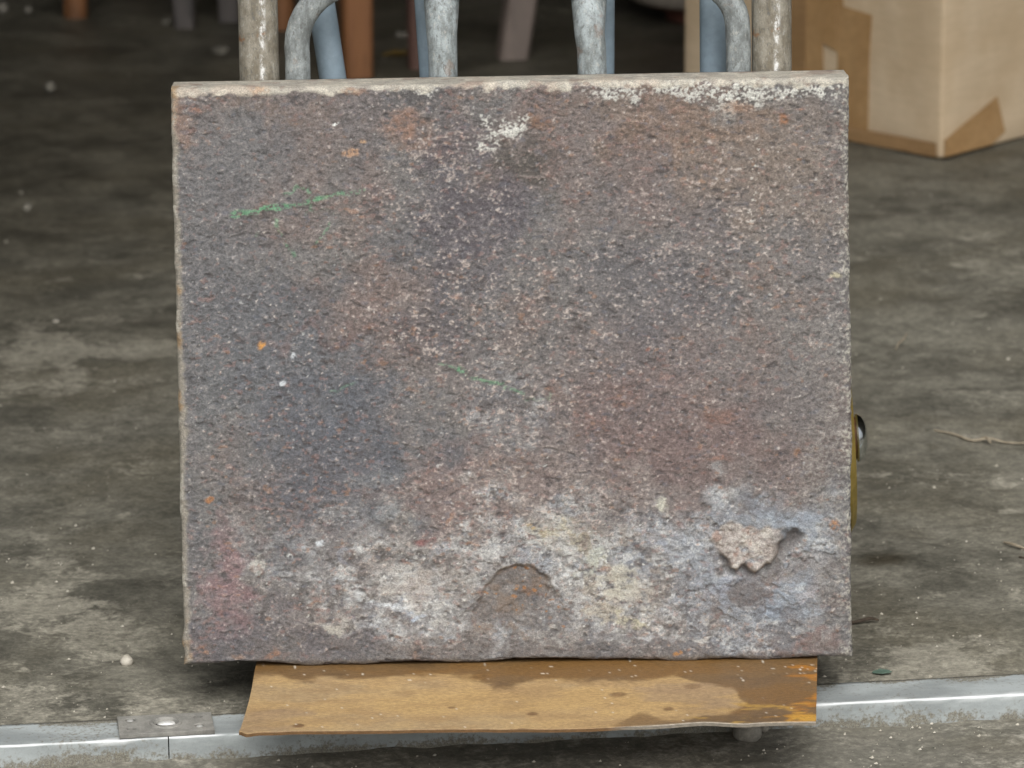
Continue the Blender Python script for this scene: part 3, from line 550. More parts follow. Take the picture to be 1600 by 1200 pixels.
# lifted pale flake with a hollow under its lower lip
flake = poly([(1106, 840), (1118, 822), (1136, 814), (1150, 806), (1164, 820), (1182, 828), (1200, 818), (1222, 824), (1226, 838), (1218, 852), (1214, 870), (1202, 880), (1196, 876), (1184, 892), (1172, 884), (1162, 876), (1150, 884), (1138, 880), (1130, 868), (1116, 858)], 0.10)
hol = poly([(1104, 838), (1116, 862), (1124, 880), (1140, 888), (1165, 886), (1182, 898), (1204, 886), (1222, 866), (1248, 840), (1238, 826), (1216, 830), (1200, 840), (1150, 840)], 0.15)
hb = blur(hol*(1-flake), 2); hgt -= 0.0042*hb*sst(QY, 815, 850)
fb = blur(flake, 1)*sst(QY + 4*n_f4 + 3*n_sm, 806, 818); hgt = hgt*(1-0.4*fb) + fb*(0.0026*sst(QY, 812, 872) + 0.0006*n_sm + 0.0007*fbm(X, Y, 0.006, 340, 4))
paint(0.55*hb, (102, 96, 94)); paint(0.85*fb*sst(n_sm + n_f4, -1.8, -.4), (168, 156, 148)); paint(0.4*fb*sst(grain, .3, 1.2), (190, 182, 174)); paint(0.4*fb*sst(grain, -.5, -1.5), (120, 104, 98)); paint(0.75*fb*sst(fbm(X, Y, 0.008, 200, 3), 0.1, 0.6), (152, 124, 112)); paint(0.5*fb*sst(fbm(X, Y, 0.006, 205, 3), 0.4, 1.2), (196, 188, 178))
paint(0.5*blur(poly([(1208, 838), (1226, 826), (1246, 832), (1236, 852), (1216, 850)], 0.2), 2), (92, 88, 88))
terr = blob(1190, 870, 130, 100, 0.6, 0.4); tf = fbm(X, Y, 0.017, 330, 4)
hgt += 0.0009*terr*(1-fb)*(1-hb)*(sst(tf, -0.35, -0.25)+sst(tf, 0.5, 0.6)); paint(0.5*terr*(1-fb)*sst(tf, 0.5, 0.75), (140, 146, 156)); paint(0.4*terr*(1-fb)*sst(tf, -0.3, -0.6), (108, 101, 100))
c2 = blur(poly([(1204, 980), (1210, 925), (1245, 905), (1272, 930), (1262, 965), (1240, 982)], 0.5), 4); hgt -= 0.0007*c2
c3 = blur(poly([(555, 870), (560, 820), (600, 812), (628, 830), (626, 860), (600, 872)], 0.6), 4); hgt -= 0.0009*c3
# ragged outline: long waves, a swelling in the top edge, a lip at the lower left corner
oe = 0.00022*vn(X, Y, 0.04, 0.04, 210) + 0.00015*vn(X, Y, 0.011, 0.011, 211) + 0.0001*n_sm
oe_v = oe + 0.0013*np.exp(-((QX-800)/38)**2)*(SV > H_/2) + 0.0008*vn(X, X*0, 0.02, 1, 212)*(SV < H_/2)
oe_u = oe + 0.0014*np.exp(-((QY-1003)/10)**2)*(SU < W_/2)
mu = CT['TL'][0]*(1-PU)*PV + CT['TR'][0]*PU*PV + CT['BL'][0]*(1-PU)*(1-PV) + CT['BR'][0]*PU*(1-PV)
mv = CT['TL'][1]*(1-PU)*PV + CT['TR'][1]*PU*PV + CT['BL'][1]*(1-PU)*(1-PV) + CT['BR'][1]*PU*(1-PV)
mu = mu + 0*OU
fade = sst(DEP, 0.03, 0.01)
mu = mu + OU*oe_u*fade + OU*0.6*hgt*fade; mv = mv + OV*oe_v*fade + OV*0.7*hgt*fade; dd = DEP - NZ*hgt*fade
PS = O_ + mu[..., None]*R_ + mv[..., None]*U_ + dd[..., None]*B_
slab = grid_mesh('iron_slab', PS, M_SLAB, np.clip(C*np.array([1.08, 1.13, 1.13], np.float32), 0.004, 0.95), closed_back=True)
tag(slab, 'thick square slab of rusted iron with faded green chalk marks, stood upright on the hand truck', 'iron slab')

# ------------------------------------------------------------------ the hand truck
LOC = lambda r, u, b: Vector(O_ + R_*r*KS + U_*u*KS + B_*b)
truck = empty('hand_truck', (0, 0.05, 0.0))
tag(truck, 'galvanised pipe hand truck with a rust brown toe plate carrying the iron slab', 'hand truck')
def tp(name, bm, mat, parent=truck, **k):
    o = bm_obj(name, bm, mat, parent, **k)
    if parent is truck: o.matrix_parent_inverse = truck.matrix_world.inverted() if False else Matrix.Translation((0, -0.05, 0))
    return o
def rail(r0, r1):
    # drawn about its own axis so that the worn weld line and its painted glint follow it
    o0 = LOC(r0, 0.405, THICK+0.015); bm = bmesh.new()
    base = LOC(r0, 0.0, THICK+0.015); topp = LOC(r1, 1.02, THICK+0.015)
    pts = [base + (topp-base)*(k/40) for k in range(41)]; rad = 0.0136
    end = topp; d = (topp-base).normalized(); bk = Vector(B_)
    pts += [end + d*0.08*math.sin(t) + bk*0.08*(1-math.cos(t)) for t in np.linspace(0, 1.4, 9)[1:]]
    tube(bm, [p-o0 for p in pts], rad, 32); ob = tp('side_rail', bm, M_RAIL); ob.location = o0
    return pts[-1]
eL = rail(-0.1694, -0.1774); eR = rail(0.1866, 0.1800)
bm = bmesh.new(); tube(bm, [eL, eL.lerp(eR, 0.5), eR], 0.0125, 20); tp('push_handle', bm, M_RAIL)
bm = bmesh.new(); zb = THICK+0.0115
a = [LOC(-0.1458, 0.02+0.036*k, zb) for k in range(12)]
rb = 0.044; a += [LOC(-0.1462+rb*(1-math.cos(t)), 0.424+rb*math.sin(t), zb) for t in np.linspace(0, math.pi/2, 10)]
rb2 = 0.034; a += [LOC(0.1600-rb2*(1-math.cos(t)), 0.434+rb2*math.sin(t), zb) for t in np.linspace(math.pi/2, 0, 10)]
a += [LOC(0.1606, 0.42-0.036*k, zb) for k in range(12)]
tube(bm, a, 0.0086, 24); tp('inner_frame', bm, M_TUBE)
for r0, r1 in ((-0.0447, -0.0455), (0.0592, 0.0570)):
    bm = bmesh.new(); pts = [LOC(r0+(r1-r0)*max(0, (0.02+0.04*k-0.40)/0.05), 0.02+0.04*k, zb) for k in range(11)]; rads = [0.0099]*11
    for t in np.linspace(0.12, 1.2, 9): pts.append(LOC(r1, 0.425+0.05*math.sin(t), zb+0.05*(1-math.cos(t)))); rads.append(0.0099+0.0022*min(1, t/0.6))
    tube(bm, pts, rads, 24); tp('upright_bar', bm, M_BAR)
for r0, r1, wd in ((-0.1214, -0.1282, 0.0094), (-0.0528, -0.0556, 0.0080), (0.0668, 0.0672, 0.0080), (0.1442, 0.1440, 0.0098)):
    bm = bmesh.new(); sl = (r1-r0)/0.05; f = 1.012
    pts = [LOC((r0+sl*(u-0.4))*f, u, 0.093) for u in np.linspace(0.28, 0.62, 8)]; tube(bm, pts, wd, 20); tp('brace', bm, M_BRACE)
for u in (0.285, 0.615):
    bm = bmesh.new(); tube(bm, [LOC(-0.175, u, 0.085), LOC(0.185, u, 0.085)], 0.007, 14); tp('cross_bar', bm, M_RAIL)
# toe plate: thin rust-stained steel, slightly dished, its front edge lifting to the right
ZP = 0.0292
fl = [(398, 1046), (392, 1066), (385, 1092), (378, 1118), (372, 1143)]
TL = hit(*fl[0], o=(0, 0, ZP)); BLc = hit(372, 1146, o=(0, 0, ZP)); BRc = hit(1275, 1133, o=(0, 0, ZP)); TRc = hit(1277, 1037, o=(0, 0, ZP))
nc, nr = 300, 70
s = np.linspace(0, 1, nc)[None, :]; t = np.concatenate([np.linspace(-0.75, 0, 20)[:-1], np.linspace(0, 1, nr)])[:, None]
s = s + 0*t; t = t + 0*s
Pp = (TL*(1-s[..., None]) + TRc*s[..., None])*(1-t[..., None]) + (BLc*(1-s[..., None]) + BRc*s[..., None])*t[..., None]
fx = sst(t, 0.5, 1.0)
edge_w = 0.0010*vn(s*0.4, t*0, 0.05, 1, 220) + 0.0005*vn(s*0.4, t*0, 0.012, 1, 221)
Pp[..., 1] += fx*edge_w - sst(t, 0.8, 1.0)*0.0015*np.clip(1-((s-0.38)/0.3)**2, 0, 1)
Pp[..., 1] += 0.006*sst(s, 0.016, 0.0)*sst(t, 0.9, 1.0)
Pp[..., 0] += 0.0016*np.sin(t*3)*sst(s, .05, 0) * (t > 0)
Pp[..., 2] += 0.0005*vn(s*.4, t*.1, 0.09, 0.05, 222) + fx*(0.0016*sst(s, 0.55, 0.9)*np.sin(s*34)*0.35 + 0.0015*sst(s, .6, .8)) - 0.0012*fx*sst(s, 0.04, 0)
QXp = 398+(1277-398)*s; sx_ = QXp; QYp = 1046 + 100*t
XX, YY = (s*0.4).astype(np.float32), (t*0.12).astype(np.float32)
p_m = fbm(XX, YY, 0.03, 230, 4, 2.0); p_s = fbm(XX, YY, 0.006, 240, 4, 3.0); p_b = fbm(XX, YY, 0.02, 250, 4)
C = np.empty(s.shape+(3,), np.float32); GREY = 0.0
C[:] = lin(176, 147, 104)
paint(0.5*sst(p_m, .1, 1.3), (184, 152, 100)); paint(0.5*sst(p_m, -.1, -1.3), (164, 144, 114)); paint(0.35*sst(p_s, .2, 1.4), (192, 162, 112)); paint(0.4*sst(p_s, -.3, -1.5), (150, 122, 86))
paint(0.5*sst(fbm(XX, YY, 0.025, 255, 4, 2.5), .6, 1.5), (150, 128, 106))
# damp stain from under the slab, scalloped along its lower line, and the dark right end
scal = 0.10 + 0.10*np.exp(-((QXp-475)/38)**2)+0.13*np.exp(-((QXp-790)/50)**2) + 0.12*np.exp(-((QXp-900)/120)**2) + 0.06*np.exp(-((QXp-590)/40)**2) + 0.10*np.exp(-((QXp-1010)/60)**2) + 0.03*p_b - 0.08*np.exp(-((QXp-1090)/30)**2) - 0.06*np.exp(-((QXp-430)/18)**2) + 0.8*sst(QXp, 1105, 1215)
wetm = sst(t + 0.012*p_s, scal*1.15+0.05, scal*1.15-0.05)
bnd = np.interp(t[:, 0], [-1, 0.0, 0.2, 0.32, 0.52, 0.68, 0.86, 1.0], [1000, 1020, 1060, 1110, 1186, 1172, 1132, 1070])[:, None]
rend = sst(QXp + 6*p_b + 4*p_s - bnd, -10, 12); wetm = np.maximum(wetm, rend)
bs = sst(t, 0.97-0.20*np.exp(-((QXp-1010)/26)**2)-0.10*np.exp(-((QXp-1080)/40)**2), 1.0-0.16*np.exp(-((QXp-1010)/30)**2))*sst(QXp, 960, 985); wetm = np.maximum(wetm, 0.8*bs)
paint(0.88*wetm, (112, 86, 54)); paint(0.6*wetm*sst(p_m, 0, 1.3), (128, 94, 50)); paint(0.5*wetm*sst(p_m, -.2, -1.3), (96, 76, 52))
paint(0.7*rend*sst(QXp + 12*p_s, 1232, 1270)*sst(p_s + .5*p_b, -.2, .8), (190, 124, 30)); paint(0.8*sst(t + .02*p_s, .86, .92)*sst(QXp, 1180, 1230)*sst(p_s, -.4, .5), (196, 140, 44))
paint(0.55*sst(p_s, .5, 1.3)*sst(QXp, 1060, 1130)*sst(t, .5, .8), (204, 164, 74))
for x, y, rx, ry, sx in [(488, 1138, 9, 3, .9), (970, 1096, 14, 4, .7), (842, 1124, 9, 3, .8), (1050, 1121, 8, 3, .8), (716, 1112, 6, 2, .8), (1084, 1084, 14, 4, .5), (640, 1087, 16, 5, .25), (830, 1147, 8, 2, .6)]:
    paint(sx*sst(np.hypot((QXp-x)/rx, (QYp-y)/ry), 1.3, .7), (112, 84, 56))
paint(0.8*sst(vn(XX, YY, .0013, .0016, 260)*1.0 + 0.7*sst(t, .4, .0) + .4*sst(p_b, 0, 1) - .5, 2.5, 2.8), (226, 220, 206))
paint(0.6*sst(t, 0.99, 1.0)*sst(QXp, 980, 1040), (186, 178, 162))
th = 0.0026
back = Pp[::-1].copy(); back[..., 2] -= th
Pall = np.concatenate([back[-1:], Pp, back[:1]], 0)   # placeholder rows replaced below
rows = [Pp]
lip = Pp[-1:].copy(); lip[..., 2] -= 0.0004; lip[..., 1] -= 0.0003; lip2 = Pp[-1:].copy(); lip2[..., 2] -= th
PL = np.concatenate([Pp, lip, lip2, back[1:]], 0)
edgec = np.empty((2,)+C.shape[1:], np.float32); edgec[:] = lin(120, 92, 62); edgec += 0.8*sst(QXp[0], 950, 1000)[None, :, None]*(lin(150, 146, 136)-edgec)
CL = np.concatenate([C, edgec, C[::-1][1:]*0.6], 0)
rough = np.concatenate([0.62-0.22*wetm, np.full((2, nc), .5), np.full((Pp.shape[0]-1, nc), .7)], 0)
# left and right thickness: fold the outer columns down
PL2 = PL; toe = grid_mesh('toe_plate', PL2, M_PLATE, np.clip(CL, .003, .95), {'rough': rough}, parent=truck); toe.matrix_parent_inverse = Matrix.Translation((0, -0.05, 0))
toe['label'] = 'thin rust brown toe plate, damp and darker along its back and right end'
bmt = bmesh.new(); bmt.from_mesh(toe.data); bmt.verts.ensure_lookup_table()
nrp = Pp.shape[0]; tot = PL.shape[0]
for c in (0, nc-1):
    for i in range(nrp-1):
        j = tot-1-i
        q = (bmt.verts[i*nc+c], bmt.verts[(i+1)*nc+c], bmt.verts[(j-1)*nc+c], bmt.verts[j*nc+c])
        if len(set(q)) == 4:
            try: bmt.faces.new(q if c == 0 else q[::-1])
            except ValueError: pass
bmesh.ops.recalc_face_normals(bmt, faces=bmt.faces); bmt.to_mesh(toe.data); bmt.free()
for p in toe.data.polygons: p.use_smooth = True
toe.data.set_sharp_from_angle(angle=math.radians(40))
# axle and wheels (only the right wheel's flank and cap look out past the slab)
AY, AZ = 0.064, 0.1332
def wheel(xh, sgn):
    """yellow drum, rubber tyre, rusty washer and a domed chrome cap on the axle end; xh is the drum's outer face"""
    M0 = Matrix.Translation((xh, AY, AZ)) @ Matrix.Rotation(math.radians(90*sgn-(3 if sgn > 0 else 0)), 4, 'Y')     # worn axle: the wheel leans a little
    bm = bmesh.new(); lathe(bm, [(0.0, -0.030), (0.060, -0.030), (0.066, -0.024), (0.070, -0.010), (0.068, 0.002), (0.062, 0.0058), (0.0, 0.0058)], M0, 64); wh = tp('wheel', bm, M_YELLOW)
    bm = bmesh.new(); lathe(bm, [(0.066, -0.012), (0.072, -0.0105), (0.110, -0.0105), (0.124, -0.013), (0.1315, -0.018), (0.1322, -0.024), (0.1315, -0.034), (0.124, -0.039), (0.072, -0.041), (0.066, -0.030)], M0, 72); bm_obj('tyre', bm, M_RUBBER, wh)
    bm = bmesh.new(); lathe(bm, [(0.0, 0.0058), (0.0150, 0.0058), (0.0150, 0.0102), (0.0, 0.0102)], M0, 40); bm_obj('washer', bm, M_RUSTD, wh)
    bm = bmesh.new(); lathe(bm, [(0.0140, 0.0096), (0.0172, 0.0100), (0.0176, 0.0112), (0.0160, 0.0139), (0.0124, 0.0163), (0.0075, 0.0179), (0.0, 0.0186)], M0, 48); bm_obj('hub_cap', bm, M_CHROME, wh)
    return wh
wheel(0.2366, 1); wheel(-0.2110, -1)
bm = bmesh.new(); tube(bm, [(-0.205, AY, AZ), (0.230, AY, AZ)], 0.009, 16); tp('axle', bm, M_RUSTD)
for r in (-0.1694, 0.1866):
    bm = bmesh.new(); p = LOC(r, 0.13, THICK+0.024); tube(bm, [p, Vector((p.x*1.0, AY+0.001, AZ))], 0.010, 12); tp('axle_bracket', bm, M_RUSTD)

# ------------------------------------------------------------------ cardboard box
BC = hit(1470, 250); dL = np.array([-0.7035, 0.7107, 0]); dR = np.array([0.7107, 0.7035, 0])
BW, BD, BH = 0.36, 0.46, 0.34
bt_ = Matrix(((dR[0], dL[0], 0, BC[0]), (dR[1], dL[1], 0, BC[1]), (0, 0, 1, 0.0), (0, 0, 0, 1)))
cbox = empty('cardboard_box'); cbox.matrix_world = bt_
tag(cbox, 'plain brown cardboard box sealed with brown packing tape on the floor behind the slab', 'cardboard box')
bm = bmesh.new(); box(bm, (0, 0, 0.0006), (BD, BW, BH), bev=0.004)
bmesh.ops.subdivide_edges(bm, edges=[e for e in bm.edges if e.calc_length() > .1], cuts=14, use_grid_fill=True)
for v in bm.verts:
    k = math.exp(-(v.co.z/0.03)**2); v.co.z += 0.0 if v.co.z > .02 else 0.002*math.sin(v.co.y*22)
    bul = math.sin(math.pi*np.clip(v.co.z/BH, 0, 1))
    if v.co.y < 0.01: v.co.y -= 0.003*bul*math.sin(math.pi*np.clip(v.co.x/BD, 0, 1))
    if v.co.x < 0.01: v.co.x -= 0.003*bul*math.sin(math.pi*np.clip(v.co.y/BW, 0, 1))
bm_obj('carton', bm, M_CARD, cbox)
inv = bt_.inverted()
def face_pt(px, py, face):
    n = dR if face == 'L' else dL
    p = inv @ Vector(hit(px, py, n, BC)); return (p.y, p.z) if face == 'L' else (p.x, p.z)
def tape(pts, face, mat, label=None, lift=0.0016):
    q = [face_pt(x, y, face) for x, y in pts]; bm = bmesh.new()
    def pt(a, z, off):
        if face == 'L':
            bul = 0.003*math.sin(math.pi*min(max(z/BH, 0), 1))*math.sin(math.pi*min(max(a/BW, 0), 1)); return Vector((-off-bul, a, z))
        bul = 0.003*math.sin(math.pi*min(max(z/BH, 0), 1))*math.sin(math.pi*min(max(a/BD, 0), 1)); return Vector((a, -off-bul, z))
    f = bm.faces.new([bm.verts.new(pt(a, z, lift)) for a, z in q])
    bmesh.ops.triangulate(bm, faces=[f]); bmesh.ops.subdivide_edges(bm, edges=bm.edges[:], cuts=5, use_grid_fill=True)
    for v in bm.verts:
        a, z = (v.co.y, v.co.z) if face == 'L' else (v.co.x, v.co.z); v.co = pt(a, z, lift + 0.0004*math.sin(a*90+z*60))
    g = bmesh.ops.extrude_face_region(bm, geom=bm.faces[:])
    for v in g['geom']:
        if isinstance(v, bmesh.types.BMVert): v.co += Vector((0.0005, 0, 0)) if face == 'L' else Vector((0, 0.0005, 0))
    o = bm_obj('tape_strip', bm, mat, cbox)
    if label: o['label'] = label
    return o
tape([(1311, -90), (1322, 9), (1365, 23), (1360, 120), (1357, 206), (1311, 197)], 'L', M_TAPE, lift=0.0010)
tape([(1236, -90), (1236, 170), (1290, 182), (1290, 66), (1311, 80), (1311, -90)], 'L', M_TAPE, 'tape with a torn slanting end beside the middle pipe', lift=0.0020)
tape([(1240, -100), (1238, 175), (1262, 180), (1267, -100)], 'L', M_TAPED, 'wrinkled tape edge', lift=0.0026)
tape([(1200, 163), (1200, 192), (1330, 219), (1466, 245), (1466, 223), (1330, 197)], 'L', M_TAPED, 'tape folded round the bottom edge', lift=0.0032)
tape([(1474, 219), (1556, 150), (1569, 205), (1546, 226), (1474, 245)], 'R', M_TAPE, 'slanting tape end by the bottom corner', lift=0.0016)

# ------------------------------------------------------------------ furniture legs at the back of the shop (their tops are above the picture)
def legs_thing(name, label, cat, feet, top, mat, w0, w1, seat, sides=4, rot=0.0, group=None):
    c = np.mean(np.array([f[:2] for f in feet]), 0); root = empty(name, (c[0], c[1], 0)); tag(root, label, cat, group)
    for f, tt in zip(feet, top):
        bm = bmesh.new(); n = 10
        pts = [Vector((f[0]+(tt[0]-f[0])*k/n-c[0], f[1]+(tt[1]-f[1])*k/n-c[1], seat*k/n)) for k in range(n+1)]
        rr = [(w0+(w1-w0)*k/n)*(0.96 if k == 0 else 1) for k in range(n+1)]
        seg = 4 if sides == 4 else 16; rings = []
        for p, r in zip(pts, rr):
            if sides == 4:
                q = 0.78; cs = [(1, q), (q, 1), (-q, 1), (-1, q), (-1, -q), (-q, -1), (q, -1), (1, -q)]
            else: cs = [(math.cos(a), math.sin(a)) for a in np.linspace(0, 2*math.pi, 17)[:-1]]
            cr, sr = math.cos(rot), math.sin(rot)
            rings.append([bm.verts.new(p+Vector(((x*cr-y*sr)*r, (x*sr+y*cr)*r, 0))) for x, y in cs])
        m = len(rings[0])
        for A, B in zip(rings[:-1], rings[1:]):
            for k in range(m): bm.faces.new((A[k], A[(k+1) % m], B[(k+1) % m], B[k]))
        bm.faces.new(rings[0][::-1]); bm.faces.new(rings[-1])
        bm_obj('leg', bm, mat, root)
    ta = np.array([t_[:2] for t_ in top]); lo = ta.min(0)-w1*1.6-c; hi = ta.max(0)+w1*1.6-c
    bm = bmesh.new(); box(bm, (lo[0], lo[1], seat-0.001), (hi[0], hi[1], seat+0.03), bev=0.006); bm_obj('top', bm, mat, root)
    bm = bmesh.new(); box(bm, (lo[0]+w1*1.3, lo[1]+w1*1.3, seat-0.07), (hi[0]-w1*1.3, hi[1]-w1*1.3, seat-0.002), bev=0.003); bm_obj('apron', bm, mat, root)
    return root
f1 = hit(557, 124)
legs_thing('wooden_table', 'orange brown wooden table whose thick leg stands between the two left pipes', 'table',
    [(f1[0], f1[1]+.016), (f1[0]+.95, f1[1]+.10), (f1[0]-.06, f1[1]+.75), (f1[0]+.89, f1[1]+.85)], [(f1[0], f1[1]+.016), (f1[0]+.95, f1[1]+.10), (f1[0]-.06, f1[1]+.75), (f1[0]+.89, f1[1]+.85)], M_WOODO, 0.0162, 0.0166, 0.72, rot=0.25)
f2, f3 = hit(118, 27), hit(442, 44)
legs_thing('wooden_stool', 'orange wooden stool with slim legs at the back left of the shop', 'stool',
    [f2, f3, f2+np.array([.06, .30, 0]), f3+np.array([.06, .30, 0])], [f2+np.array([.01, .02, 0]), f3+np.array([-.01, .02, 0]), f2+np.array([.07, .28, 0]), f3+np.array([.05, .28, 0])], M_WOODO, 0.0145, 0.0155, 0.45, 16)
f4, f5 = hit(289, 42), hit(358, 32)
legs_thing('dark_stand', 'small dark three legged wooden stand beside the left pipe', 'stand',
    [f4, f5, f4+np.array([-.04, .26, 0])], [f4+np.array([-.01, .03, 0]), f5+np.array([0, .02, 0]), f4+np.array([-.03, .22, 0])], M_WOODK, 0.0125, 0.0135, 0.30)
f6 = hit(652, 106)
legs_thing('red_wood_table', 'dark red wooden table with a thin leg standing left of the blue grey brace', 'table',
    [f6, f6+np.array([-1.2, .08, 0]), f6+np.array([-.05, .55, 0]), f6+np.array([-1.25, .62, 0])], [f6, f6+np.array([-1.2, .08, 0]), f6+np.array([-.05, .55, 0]), f6+np.array([-1.25, .62, 0])], M_WOODD, 0.0110, 0.0125, 0.60, 16)
f7 = hit(800, 90)
legs_thing('wooden_stool', 'grey brown wooden stool with a broad leaning leg seen between the middle pipes', 'stool',
    [f7, f7+np.array([.42, .16, 0]), f7+np.array([-.02, .50, 0]), f7+np.array([.40, .56, 0])], [f7+np.array([.065, .05, 0]), f7+np.array([.38, .16, 0]), f7+np.array([.05, .42, 0]), f7+np.array([.36, .48, 0])], M_WOODG, 0.0168, 0.0150, 0.43, rot=0.2)
# dark basin
bcn = hit(1102, 27); bs_ = empty('basin', (bcn[0], bcn[1], 0)); tag(bs_, 'dark red rounded basin on the floor behind the cardboard box', 'basin')
bm = bmesh.new(); lathe(bm, [(0.0, 0.0), (0.045, 0.0), (0.047, 0.012), (0.075, 0.020), (0.092, 0.034), (0.104, 0.056), (0.112, 0.10), (0.116, 0.14), (0.110, 0.14), (0.105, 0.10), (0.09, 0.05), (0.0, 0.03)], Matrix(), 56); bm_obj('bowl', bm, M_BOWL, bs_)
bm = bmesh.new(); lathe(bm, [(0.088, 0.026), (0.0965, 0.034), (0.101, 0.043), (0.099, 0.046), (0.090, 0.033)], Matrix(), 56); bm_obj('band', bm, M_RIM, bs_)

# ------------------------------------------------------------------ small things lying about
def stone(name, px, py, rx, ry, rz, mat, label, z0=0.0, cat='pebble', group=None, seed=0):
    c = hit(px, py, o=(0, 0, z0)); bm = bmesh.new(); bmesh.ops.create_icosphere(bm, subdivisions=3, radius=1.0)
    r = random.Random(seed)
    ph = [r.uniform(0, 6) for _ in range(6)]
    for v in bm.verts:
        k = 1+0.10*math.sin(v.co.x*2.3+ph[0])+0.10*math.sin(v.co.y*2.7+ph[1])+0.08*math.sin(v.co.z*3.1+ph[2])+0.04*math.sin(v.co.x*6+ph[3])*math.sin(v.co.y*5+ph[4])
        v.co = Vector((v.co.x*rx*k, v.co.y*ry*k, max(v.co.z*k, -0.6)*rz))
    o = bm_obj(name, bm, mat); o.location = (c[0], c[1], z0+rz*0.55); tag(o, label, cat, group); return o
stone('stone', 1166, 1152, 0.0125, 0.010, 0.0085, M_STONE, 'smooth grey stone under the right end of the toe plate', -STEP, 'stone', seed=1)
stone('stone', 1192, 1143, 0.004, 0.004, 0.0038, M_STONE, 'tiny grey stone beside the larger stone under the toe plate', -STEP, 'stone', seed=2)
stone('pebble', 198, 1036, 0.0046, 0.005, 0.0042, M_GRIT, 'pale round pebble on the floor left of the slab bottom corner', seed=3)
stone('pebble', 78, 141, 0.006, 0.010, 0.0058, M_DULL, 'pale pebble on the dark floor below the orange stool leg', seed=4)
stone('pebble', 44, 328, 0.0050, 0.009, 0.0046, M_DULL, 'white pebble on the dark floor near the left edge', seed=5)
stone('pebble', 261, 36, 0.006, 0.012, 0.0044, M_DULL, 'pale chip on the floor beside the dark stand', seed=6)
stone('pebble', 5, 17, 0.006, 0.014, 0.006, M_STONE, 'white chip in the far left corner of the floor', seed=7)
stone('pebble', 345, 81, 0.010, 0.016, 0.003, M_DULL, 'flat grey chip on the floor just left of the left pipe', seed=8)
stone('pebble', 45, 18, 0.004, 0.010, 0.0036, M_STONE, 'small grey chip right of the white corner chip', seed=9)
stone('pebble', 88, 503, 0.0028, 0.004, 0.0018, M_STONE, 'flat pale chip midway up the left floor', seed=10)
def curve_thing(name, pix, rad, mat, label, cat, lift=0.002):
    pts = [Vector(hit(x, y))+Vector((0, 0, rad+lift*k)) for (x, y, k) in pix]
    P2 = []
    for i in range(len(pts)-1):
        for k in range(6):
            t_ = k/6; p0 = pts[max(i-1, 0)]; p1 = pts[i]; p2 = pts[i+1]; p3 = pts[min(i+2, len(pts)-1)]
            P2.append(0.5*((2*p1)+(p2-p0)*t_+(2*p0-5*p1+4*p2-p3)*t_**2+(3*p1-p0-3*p2+p3)*t_**3))
    P2.append(pts[-1]); n = len(P2)
    c = sum(P2, Vector())/n; c.z = 0
    bm = bmesh.new(); tube(bm, [p-c for p in P2], [rad*(0.45+0.55*math.sin(math.pi*min(1, .12+.88*k/n))) for k in range(n)], 8)
    o = bm_obj(name, bm, mat); o.location = c; return tag(o, label, cat)
curve_thing('twig', [(1459, 674, 0), (1490, 682, .5), (1518, 691, .3), (1545, 690, .8), (1572, 694, .2), (1604, 694, 0)], 0.0011, M_TWIG, 'long dry stem on the floor to the right of the chrome hub cap', 'twig')
curve_thing('twig', [(1534, 687, 0), (1541, 690, 1), (1548, 695, .3)], 0.0013, M_TWIG, 'short forked bit on the long dry stem', 'twig')
curve_thing('straw', [(1400, 547, 0), (1404, 541, 1), (1411, 534, .6), (1417, 521, 0)], 0.0008, M_TWIG, 'thin curved straw on the floor right of the slab', 'straw')
curve_thing('twig', [(1568, 849, 0), (1580, 854, .6), (1592, 857, .3), (1606, 861, 0)], 0.0011, M_TWIG, 'dry twig at the right edge of the floor', 'twig')
curve_thing('twig', [(1592, 872, 0), (1606, 876, 0)], 0.001, M_TWIGD, 'dark twig end below the dry twig at the right edge', 'twig')
curve_thing('twig', [(1326, 977, 0), (1345, 975, .6), (1360, 973, 1), (1373, 972, 0)], 0.0014, M_TWIGD, 'dark twig lying by the slab lower right corner', 'twig')
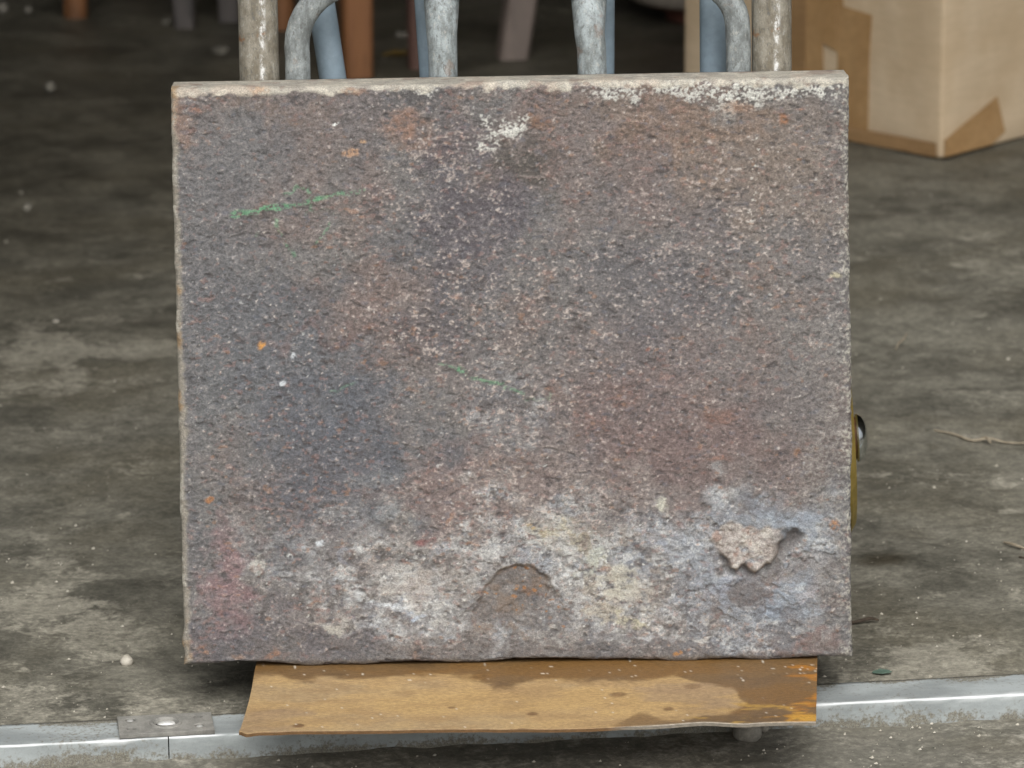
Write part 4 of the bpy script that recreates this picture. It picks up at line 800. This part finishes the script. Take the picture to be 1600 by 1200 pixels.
def leaf(name, px, py, L, Wd, rot, mat, label, cat):
    c = hit(px, py); n = 14; bm = bmesh.new(); rows = []
    for i in range(n+1):
        u = i/n; hw = Wd*math.sin(math.pi*min(1, u*0.96+.02))**0.8*(1+.15*math.sin(u*17))
        rows.append([bm.verts.new((L*(u-.5), hw*k, 0.0006+abs(k)*hw*.10+L*0.02*math.sin(u*3))) for k in (-1, -.5, 0, .5, 1)])
    for A, B in zip(rows[:-1], rows[1:]):
        for k in range(4): bm.faces.new((A[k], A[k+1], B[k+1], B[k]))
    g = bmesh.ops.extrude_face_region(bm, geom=bm.faces[:])
    for v in g['geom']:
        if isinstance(v, bmesh.types.BMVert): v.co.z += 0.0004
    o = bm_obj(name, bm, mat); o.location = c; o.rotation_euler = (0, 0, rot); return tag(o, label, cat)
leaf('dry_leaf', 622, 86, 0.038, 0.014, 0.2, M_LEAF, 'yellow brown dry leaf on the dark floor between the pipes', 'leaf')
leaf('paper_scrap', 634, 58, 0.022, 0.018, 0.5, M_STONE, 'small grey scrap lying behind the dry leaf', 'scrap')
leaf('green_chip', 1378, 1052, 0.014, 0.0045, 0.1, M_GREEN, 'tiny dull green chip on the floor by the right edging', 'chip')
# loose grit, nobody could count it
gv, gf = [], []
def grit(cx, cy, z, r):
    b = len(gv); a = rng.uniform(0, 6.28)
    for k in range(4): gv.append((cx+r*rng.uniform(.6, 1.3)*math.cos(a+k*1.57), cy+r*rng.uniform(.6, 1.3)*math.sin(a+k*1.57), z-0.0005))
    gv.append((cx+r*.2, cy, z+r*rng.uniform(.4, .7)))
    for k in range(4): gf.append((b+k, b+(k+1) % 4, b+4))
for i in range(2000):
    e2 = AW + 0.004 + rng.exponential(0.5); e1 = rng.uniform(-.62, .62)*(1+.15*e2)
    if e2 > 2.4: continue
    p = bxy(e1, e2); grit(p[0], p[1], 0.0, min(0.0022, 0.0003+rng.exponential(0.00038)))
for i in range(900):
    p = bxy(rng.uniform(-.5, .55), -rng.uniform(0.002, 0.16), -STEP); grit(p[0], p[1], -STEP, min(0.002, 0.0003+rng.exponential(0.0004)))
me = bpy.data.meshes.new('grit'); me.from_pydata(gv, [], gf); gr = link('grit', me, M_GRIT); gr['kind'] = 'stuff'; gr['label'] = 'loose pale grit scattered over the concrete'; gr['category'] = 'grit'
